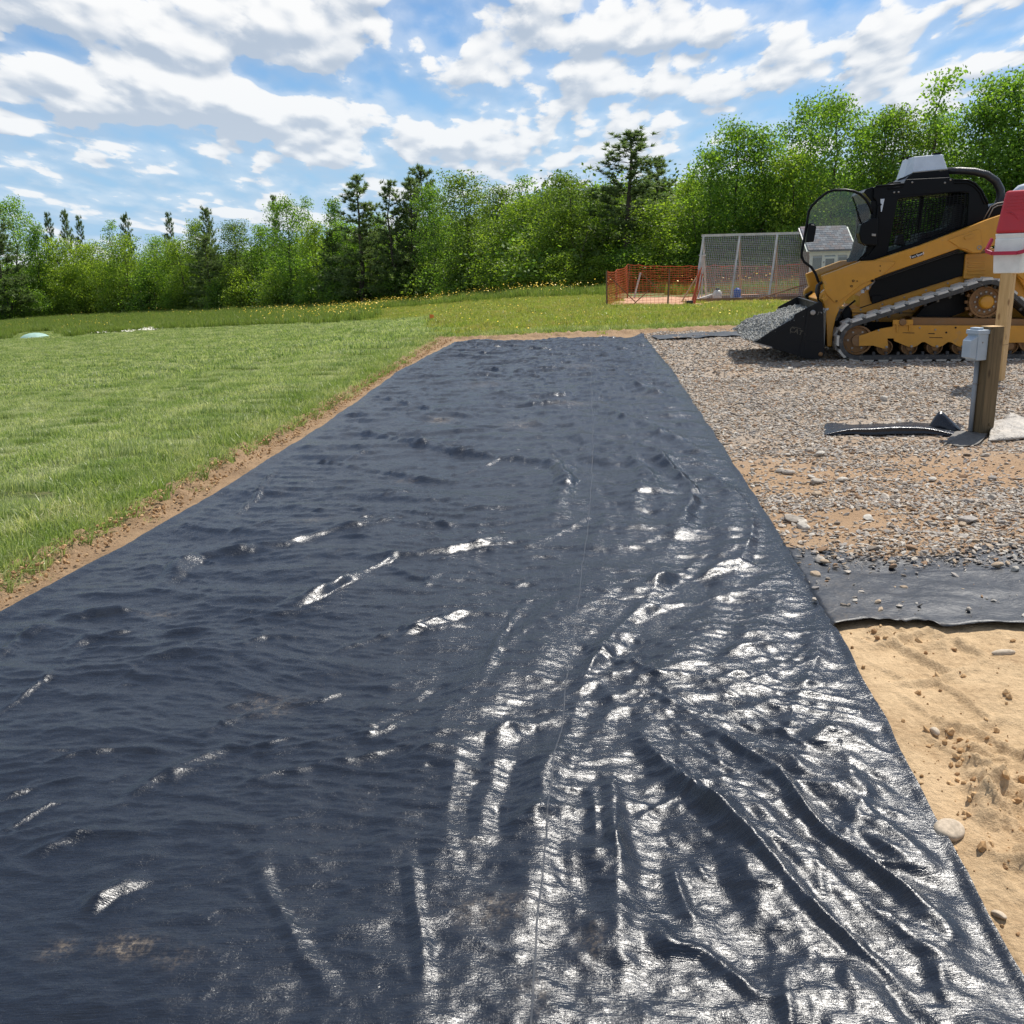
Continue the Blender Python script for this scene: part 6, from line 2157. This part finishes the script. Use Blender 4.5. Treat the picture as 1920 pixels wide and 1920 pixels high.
# gravel heaped in the bucket (in the loader's own frame, then set where the bucket is)
MW = Matrix.Translation(LO) @ Matrix.Rotation(-TH_L, 4, 'Z')
crest = C1([(100, 1245), (150, 1190), (230, 1155), (330, 1138), (440, 1128), (540, 1110), (606, 1090)], .55)
floor_ = C1([(118, 1300), (190, 1316), (300, 1342), (470, 1380), (600, 1390)], BD0)
cx_, cz_ = np.array([p[0] for p in crest]), np.array([p[1] for p in crest])
gx_ = np.linspace(cx_[0] + .0, cx_[-1], 40)
gy_ = np.linspace(BD0 + .03, BD1 - .03, 48)
GX, GY = np.meshgrid(gx_, gy_)
cr = np.interp(GX, cx_, cz_)
fl_ = np.interp(GX, [p[0] for p in floor_], [p[1] for p in floor_])
yy_ = np.abs((GY - .85) / .9)
lip = np.interp(GX, [p[0] for p in C1([(188, 1310), (290, 1240), (438, 1156), (520, 1090)], BD0)], [p[1] for p in C1([(188, 1310), (290, 1240), (438, 1156), (520, 1090)], BD0)])
side_h = np.minimum(np.maximum(lip - .02, fl_ + .03), cr)
HZ = side_h + (cr - side_h) * np.clip(1 - np.clip((yy_ - .15) / .82, 0, 1) ** 1.6, 0, 1) + .015 * fbm(GX * 4, GY * 4, 3, 110)
i_ = np.arange(GX.size).reshape(GX.shape)
q4 = np.stack([i_[:-1, :-1], i_[:-1, 1:], i_[1:, 1:], i_[1:, :-1]], -1).reshape(-1, 4)
LV = np.stack([GX, GY, HZ], -1).reshape(-1, 3)
# skirt down into the bucket so the heap is a solid pile
V4 = np.concatenate([LV, np.stack([GX, GY, np.minimum(fl_ + .03, HZ - .01)], -1).reshape(-1, 3)])
edge = np.concatenate([i_[0, :], i_[1:, -1], i_[-1, -2::-1], i_[-2:0:-1, 0]])
sk = np.stack([edge, np.roll(edge, -1), np.roll(edge, -1) + GX.size, edge + GX.size], -1)
MB_ = np_mesh('gravel_heap', V4, np.concatenate([q4, sk]), principled('grey_gravel_dust', (.20, .20, .185), .95, bump=.01, bscale=60), True)
heap = link('gravel_heap', MB_)
heap.matrix_world = MW
tag(heap, 'heap of grey crushed gravel filling the loader bucket', 'gravel heap', kind='stuff')
n = 5200
ii = sr.integers(0, GX.size, n)
P_ = LV[ii] + np.stack([sr.uniform(-.03, .03, n), sr.uniform(-.025, .025, n), sr.uniform(-.005, .012, n)], 1)
m3 = np.array(MW)
P_ = P_ @ m3[:3, :3].T + m3[:3, 3]
s = .011 + .017 * sr.random(n) ** 2
scatter('heap_gravel', P_, sr.uniform(0, 6.28, (n, 3)), np.stack([s, s * .85, s * .75], 1), sr.integers(0, 5, n), gg, 'grey stones lying on the heap in the loader bucket', 'gravel')

# ------------------------------------------------------------------ single stones one could pick up
bl_ = [rock('stone', 470 + k, M_GRAV, .6, 3, .2) for k in range(6)]
bb = [rock('stone', 480 + k, M_BOULD, .72, 3, .05, False) for k in range(2)]


def stone(px, py, size, mesh, label, group=None, zf=None, rot=None, sc=(1, 1, 1)):
    g = on(px, py, z_pad)
    g.z = float(zf(np.array([g.x]), np.array([g.y]))[0]) if zf else g.z
    o = link('stone', mesh)
    o.location = (g.x, g.y, g.z + size * sc[2] * .28)
    o.rotation_euler = rot or (sr.normal(0, .2), sr.normal(0, .2), sr.uniform(0, 6.28))
    o.scale = (size * sc[0], size * sc[1], size * sc[2])
    return tag(o, label, 'stone', group)


stone(1778, 1566, .040, bb[0], 'big smooth pale stone half hidden by the black fabric edge', zf=z_bare, rot=(0, .1, .6), sc=(1.1, .95, .85))
stone(1880, 1228, .045, bb[1], 'long flat pale stone lying on the bare tan soil', zf=z_bare, rot=(0, 0, .1), sc=(1, .30, .35))
stone(1752, 1375, .016, bb[1], 'small pale stone on the bare soil amid crumbs', zf=z_bare)
stone(1872, 1722, .022, bb[1], 'flat tan stone at the edge of the fabric near the crumbled soil', zf=z_bare, sc=(1, .7, .5))
zs2 = lambda x, y: np.maximum(z_top(x, y), z_sheet2(x, y))
hero = [(1528, 1092, .040, 'brown stone at the corner where the two black sheets meet'), (1528, 1116, .026, 'rounded stone just below the brown corner stone on the fabric'),
        (1526, 1136, .022, 'lowest pale stone beside the edge of the long fabric strip'), (1538, 1062, .048, 'tan angular stone in the small pile on bare fabric'),
        (1545, 1066, .034, 'buff stone at the foot of the small pile on bare fabric'), (1565, 1071, .026, 'dark small stone to the side of the pile on bare fabric'),
        (1602, 1143, .018, 'small pale stone alone on the bare fabric'), (1580, 1150, .020, 'pair forming grey pebble on the bare fabric near the hem'),
        (1590, 1151, .017, 'pale pebble touching the grey pebble near the hem'), (1672, 1072, .036, 'dark brown stone on the bare fabric below the gravel'),
        (1868, 1076, .042, 'long dark stone lying on the bare fabric'), (1902, 1084, .034, 'tan stone on the bare fabric near the picture edge'),
        (1815, 982, .075, 'large grey rounded stone beside a bare glossy patch of fabric'), (1488, 978, .090, 'broad dark flat stone on the gravel near the fabric strip'),
        (1506, 990, .060, 'pale wedge stone leaning on the dark flat stone'), (1529, 908, .070, 'big buff stone standing among the near gravel'),
        (1538, 855, .062, 'pale round stone on the orange soil'), (1516, 848, .060, 'white topped stone on the orange soil'), (1478, 890, .072, 'reddish brown slab in the near gravel'),
        (1662, 930, .060, 'first of two light stones side by side in the gravel'), (1676, 931, .056, 'second of two light stones side by side in the gravel'),
        (1530, 928, .055, 'flat pale stone under the big buff stone'), (1710, 745, .075, 'flat dark stone casting a shadow on the gravel'), (1658, 752, .085, 'long dark stone near a flat dark stone on the gravel'),
        (1722, 679, .11, 'rough stone lying against the loader track')]
for i, (a, b2, s, lb_) in enumerate(hero):
    stone(a, b2, s * .62, bl_[i % 6], lb_, 'single larger stones', zs2)
NUM = ['first', 'second', 'third', 'fourth', 'fifth', 'sixth', 'seventh']
BANDS = [(700, 'level with the pale post foot'), (735, 'in the pale gravel behind the meter post'), (775, 'level with the meter post'), (850, 'on the orange soil band'),
         (895, 'on the near side of the orange soil'), (940, 'in the near gravel'), (985, 'beside the bare glossy fabric patch'), (1035, 'where gravel thins over the fabric')]
for k, (py0, where) in enumerate(BANDS):
    lo_ = float(np.interp(py0, [690, 1055], [1275, 1515]))
    for j in range(7):
        px_ = lo_ + (1905 - lo_) * (j + .5 + sr.uniform(-.32, .32)) / 7
        tone = ('tan', 'grey', 'buff')[(j + k) % 3]
        stone(px_, py0 + sr.uniform(-9, 9), sr.uniform(.018, .036) * (1.0 if py0 > 820 else 1.15), bl_[(j * 3 + k) % 6], f'{NUM[j]} loose stone from the left {where}', 'loose stones in the gravel', zs2)

# ------------------------------------------------------------------ post with meter box
M_PT = wood('treated_timber', (0.085, 0.062, 0.032), (0.185, 0.132, 0.070), .8, dark=(.085, .085, .035), wear=.6)
M_PINE = wood('pale_pine_post', (0.44, 0.27, 0.11), (0.62, 0.42, 0.20), .7, dark=(.34, .20, .09), wear=.4)
M_BOX = principled('grey_box_plastic', (0.34, 0.40, 0.46), 0.42, wear=((0.30, 0.27, 0.22), 0.2, 20))
M_COND = principled('grey_conduit', (0.23, 0.25, 0.27), 0.5)
pb = on(1840, 813, z_pad)
pb.z = float(z_soil(pb.x, pb.y))
mpp = (Vector(pb) - Vector((0, 0, CAM_H))).length / FPX          # metres per photo pixel here
yaw_p = math.radians(16)
post = empty('meter_post', 'short treated timber post carrying a grey electrical box', 'post', pb, yaw_p)
PHT = at_depth(1862, 612, pb.y).z - pb.z
W_ = 25 * mpp
q = MB().box((0, 0, PHT / 2 - .1), (W_, W_, PHT + .2))
q.build('timber', M_PT, post, bevel=.004)
MB().box((0, 0, PHT + .001), (W_ * .985, W_ * .985, .003)).build('cut_end', M_PINE, post)
xf = -W_ / 2
bh, bz_ = 48 * mpp, PHT - 29 * mpp
bx = MB().box((xf - .045, .020, bz_), (.088, W_ * 1.02, bh)).build('meter_box', M_BOX, post, bevel=.006)
MB().box((xf - .048, .020, bz_ + bh / 2 - .012), (.104, W_ * 1.12, .030)).build('hood', M_BOX, bx, bevel=.004)
MB().box((xf - .062, .020, bz_ + bh / 2 + .010), (.050, W_ * .7, .018)).build('hood_top', M_BOX, bx, bevel=.003)
q = MB()
x0, x1 = xf - .089, xf - .140
hw = W_ * .46
q.hexa([(x0, -hw + .020, bz_ - bh * .46), (x0, hw + .020, bz_ - bh * .46), (x1, hw * .8 + .020, bz_ - bh * .40), (x1, -hw * .8 + .020, bz_ - bh * .40),
        (x0, -hw + .020, bz_ + bh * .32), (x0, hw + .020, bz_ + bh * .32), (x1, hw * .8 + .020, bz_ + bh * .17), (x1, -hw * .8 + .020, bz_ + bh * .17)])
q.build('weather_cover', M_BOX, bx, bevel=.005)
MB().lathe([(.004, 0), (.006, .004), (.006, .02)], (xf - .05, -W_ * .53 + .018, bz_ + bh * .1), 8, 'Y').build('screw', M_STL, bx)
cy_ = W_ / 2 - .045
MB().tube([(xf - .020, cy_ + .02, -.10), (xf - .020, cy_ + .02, bz_ - bh / 2 + .01)], .0165, 12).build('conduit', M_COND, post, True)
q = MB()
q.tube([(xf - .020 + .020 * math.cos(a), cy_ + .02 + .020 * math.sin(a), PHT * .48) for a in [k * math.pi / 8 for k in range(16)]], .003, 5, closed=True)
q.box((xf - .002, cy_ + .052, PHT * .48), (.004, .03, .018))
q.build('conduit_strap', M_STL, post)
c_ = MB().lathe([(.003, 0), (.010, .003), (.012, .010)], (.012, -W_ / 2 - .008, PHT * .10), 8, 'Y').build('bolt', M_PT, post)

# ------------------------------------------------------------------ pale post with the red and white plastic box on top
sb = on(1869, 716, z_pad)
sb.z = float(z_soil(sb.x, sb.y))
mp2 = (Vector(sb) - Vector((0, 0, CAM_H))).length / FPX
yaw_s = math.radians(42)
SHT = at_depth(1886, 512, sb.y).z - sb.z
sp_ = empty('timber_post', 'pale new timber post standing behind the grey electrical box', 'post', sb, yaw_s)
W2 = 18 * mp2
MB().box((0, 0, SHT / 2 - .15), (W2, W2, SHT + .3)).build('timber', M_PINE, sp_, bevel=.004)
MB().box((0, 0, SHT * .35), (W2 + .002, W2 + .002, .004)).build('saw_mark', principled('knot_wood', (.20, .11, .05), .8), sp_)
M_RED = principled('red_plastic', (0.46, 0.018, 0.030), 0.38, var=0.06)
M_WPL = principled('white_plastic', (0.72, 0.72, 0.70), 0.35, wear=((.45, .40, .33), .15, 9))
topz = SHT
M_ = mp2
boxo = empty('plastic_box', 'red plastic box with white base and thin red handle set on the pale timber post', 'plastic box', (sb.x, sb.y, sb.z + topz), yaw_s)
# local x runs away to the right, local y into the depth; front corner faces the camera
bw, bd, bhh = 22 * M_, 45 * M_, 52 * M_
q = MB()
q.hexa([(-bw * .44, -bd * .46, -.002), (bw * .44, -bd * .46, -.002), (bw * .44, bd * .46, -.002), (-bw * .44, bd * .46, -.002), (-bw * .54, -bd * .5, bhh * .62), (bw * .54, -bd * .5, bhh * .62), (bw * .54, bd * .5, bhh * .62), (-bw * .54, bd * .5, bhh * .62)])
q.build('white_sleeve', M_WPL, boxo, bevel=.012)
MB().box((0, 0, bhh * .82), (bw * 1.0, bd * .98, bhh * .42)).build('white_neck', M_WPL, boxo, bevel=.01)
zr0, zr1 = bhh * 1.0, bhh * 1.0 + 9 * M_
LX_ = 105 * M_
xl0, xl1, yl0, yl1 = -bw * .56, -bw * .56 + LX_, -bd * .56, bd * .52
MB().hexa([(xl0 + .02, yl0 + .012, zr0), (xl1 - .01, yl0 + .012, zr0 + 5 * M_), (xl1 - .01, yl1 - .012, zr0 + 5 * M_), (xl0 + .02, yl1 - .012, zr0), (xl0 + .006, yl0 + .004, zr1), (xl1, yl0 + .004, zr1), (xl1, yl1 - .004, zr1), (xl0 + .006, yl1 - .004, zr1)]).build('white_rim', M_WPL, boxo, bevel=.008)
zt_ = zr1 + 65 * M_
tp_ = 7 * M_
lidb = MB().hexa([(xl0, yl0, zr1 + .001), (xl1, yl0, zr1 + .001), (xl1, yl1, zr1 + .001), (xl0, yl1, zr1 + .001), (xl0 + tp_, yl0 + tp_ * .8, zt_), (xl1 - tp_, yl0 + tp_ * .8, zt_), (xl1 - tp_, yl1 - tp_, zt_), (xl0 + tp_, yl1 - tp_, zt_)]).build('red_body', M_RED, boxo, bevel=.03, seg=4)
q = MB()
for k in range(5):                                       # moulded ribs on the shaded end
    zz_ = zr1 + (36 + 5 * k) * M_
    f_ = (zz_ - zr1) / (zt_ - zr1)
    q.bar((xl0 + tp_ * f_ - .001, yl0 + .06, zz_), (xl0 + tp_ * f_ - .001, yl1 - .06, zz_), .008, .006)
q.build('moulded_ribs', M_RED, lidb)
pts_ = [(xl0 - .002, yl0 + .03 + .035 * k, zr1 + (24 + 8 * math.tanh((k - 2.5) * .9)) * M_) for k in range(6)]
MB().tube([(a + tp_ * .42, b2, c) for a, b2, c in pts_], .005, 6).build('moulded_wave', M_RED, lidb, True)
hp = [(xl0 + .05, yl1 + .035, zr0 + .01), (xl0 - .03, yl1 + .05, zr0 - 17 * M_), (xl0 - .05, yl1 - .02, zr0 - 21 * M_), (xl0 - .045, yl0 + .05, zr0 - 21 * M_), (xl0 - .02, yl0 - .02, zr0 - 18 * M_), (xl0 + LX_ * .35, yl0 - .04, zr0 - 6 * M_), (xl0 + LX_ * .66, yl0 - .03, zr0 + 8 * M_), (xl0 + LX_ * .7, yl0 - .005, zr1 + 6 * M_)]
q = MB()
for i in range(len(hp) - 1):
    q.bar(hp[i], hp[i + 1], .024, .036)
q.build('red_handle', principled('red_handle_plastic', (0.42, 0.012, 0.05), 0.35), boxo, bevel=.004)

# ------------------------------------------------------------------ torn fabric flaps around the meter post
def flap(pts, label, mat, name='fabric_flap'):
    """pts: rows of points across, each row a list of (photo px, py at ground, height, offset towards the camera)"""
    V, F = [], []
    k_ = len(pts[0])
    for row in pts:
        for (a, b2, h_, off) in row:
            g = on(a, b2, z_pad)
            d = Vector((g.x, g.y, 0)).normalized()
            V.append((g.x - d.x * off, g.y - d.y * off, float(z_top(np.array([g.x]), np.array([g.y]))[0]) + .012 + h_))
    for i in range(len(pts) - 1):
        for j in range(k_ - 1):
            F.append((i * k_ + j, i * k_ + k_ + j, i * k_ + k_ + j + 1, i * k_ + j + 1))
    o = link(name, np_mesh(name, np.array(V), np.array(F), mat, True))
    s_ = o.modifiers.new('sub', 'SUBSURF')
    s_.levels = s_.render_levels = 1 if len(pts) < 5 else 2
    s2_ = o.modifiers.new('thick', 'SOLIDIFY')
    s2_.thickness = .003
    return tag(o, label, 'fabric flap')


rows_ = []
for i in range(15):
    u = i / 14
    a = 1545 + (1806 - 1545) * u
    h_ = .052 * math.sin(math.pi * min(u * 1.02, 1)) ** .8 + .004
    b2 = 820 - 5 * math.sin(math.pi * u)
    rows_.append([(a, b2, .0, .0), (a, b2, h_ * .55, -.012), (a, b2, h_, .01), (a, b2 - 1, h_ * .98, -.06), (a, b2 - 4, h_ * .3, -.22), (a, b2 - 8, -.01, -.40)])
flap(rows_, 'long black fabric lip standing up in the gravel before the meter post', M_FABRIC)
flap([[(1735, 812, 0, 0), (1737, 812, .0, -.02), (1738, 811, .004, -.05)], [(1752, 812, 0, .0), (1757, 812, .110, -.01), (1758, 811, .165, -.02)], [(1765, 812, 0, .0), (1768, 812, .085, -.01), (1766, 811, .120, -.03)],
      [(1800, 814, 0, 0), (1800, 814, .012, -.02), (1800, 813, .02, -.05)]], 'small peaked black fabric scrap behind the standing lip', M_FABRIC)
rows_ = []
for i in range(9):
    u = i / 8
    a = 1790 + 64 * u
    rows_.append([(a, 814, .008, 0), (a - 6, 820, .010 + .006 * math.sin(u * 5), 0), (a - 14 - 22 * math.sin(u * 3.1), 830 + 5 * math.sin(u * 6), .006 + .004 * math.sin(u * 9), 0), (a - 22 - 20 * math.sin(u * 3.1), 838 - 3 * u + 3 * math.sin(u * 11), -.002, 0)])
flap(rows_, 'thin grey scrap of fabric lying flat by the foot of the meter post', principled('grey_sheet_fabric', (.12, .11, .095), .7, var=.3, vscale=25, bump=.01))  # thin sheet, darker grey than the ground around it
M_FAB3 = principled('clay_dusted_fabric', (.36, .32, .27), .45, var=.35, vscale=14, wear=((.05, .05, .055), .55, 9), bump=.035, bscale=16)
rows_ = []
for i in range(13):
    u = i / 12
    a = 1856 + 140 * u
    hh = .05 + .03 * math.sin(u * 6)
    rows_.append([(a - 4, 826 - 4 * u, .0, .0), (a - 2, 824 - 4 * u, hh * .35, .05), (a, 815 - 2 * u, hh * .75, .03), (a + 1, 808 - u, hh * 1.0, .0), (a + 2, 800, hh * .7, .0), (a + 2, 794, .0, .0)])
flap(rows_, 'crumpled pale dusty fabric curled up beside the foot of the meter post', M_FAB3)
flap([[(1872, 806, 0, 0), (1874, 805, .01, -.02), (1876, 803, .02, -.05)], [(1888, 806, .02, .0), (1890, 804, .075, -.01), (1892, 802, .125, -.05)], [(1900, 807, .02, .0), (1902, 805, .05, -.01), (1904, 803, .07, -.05)],
      [(1930, 806, 0.01, 0), (1930, 804, .03, -.02), (1930, 802, .035, -.05)]], 'dark pointed fabric tip rising behind the crumpled pale flap', M_FAB3)
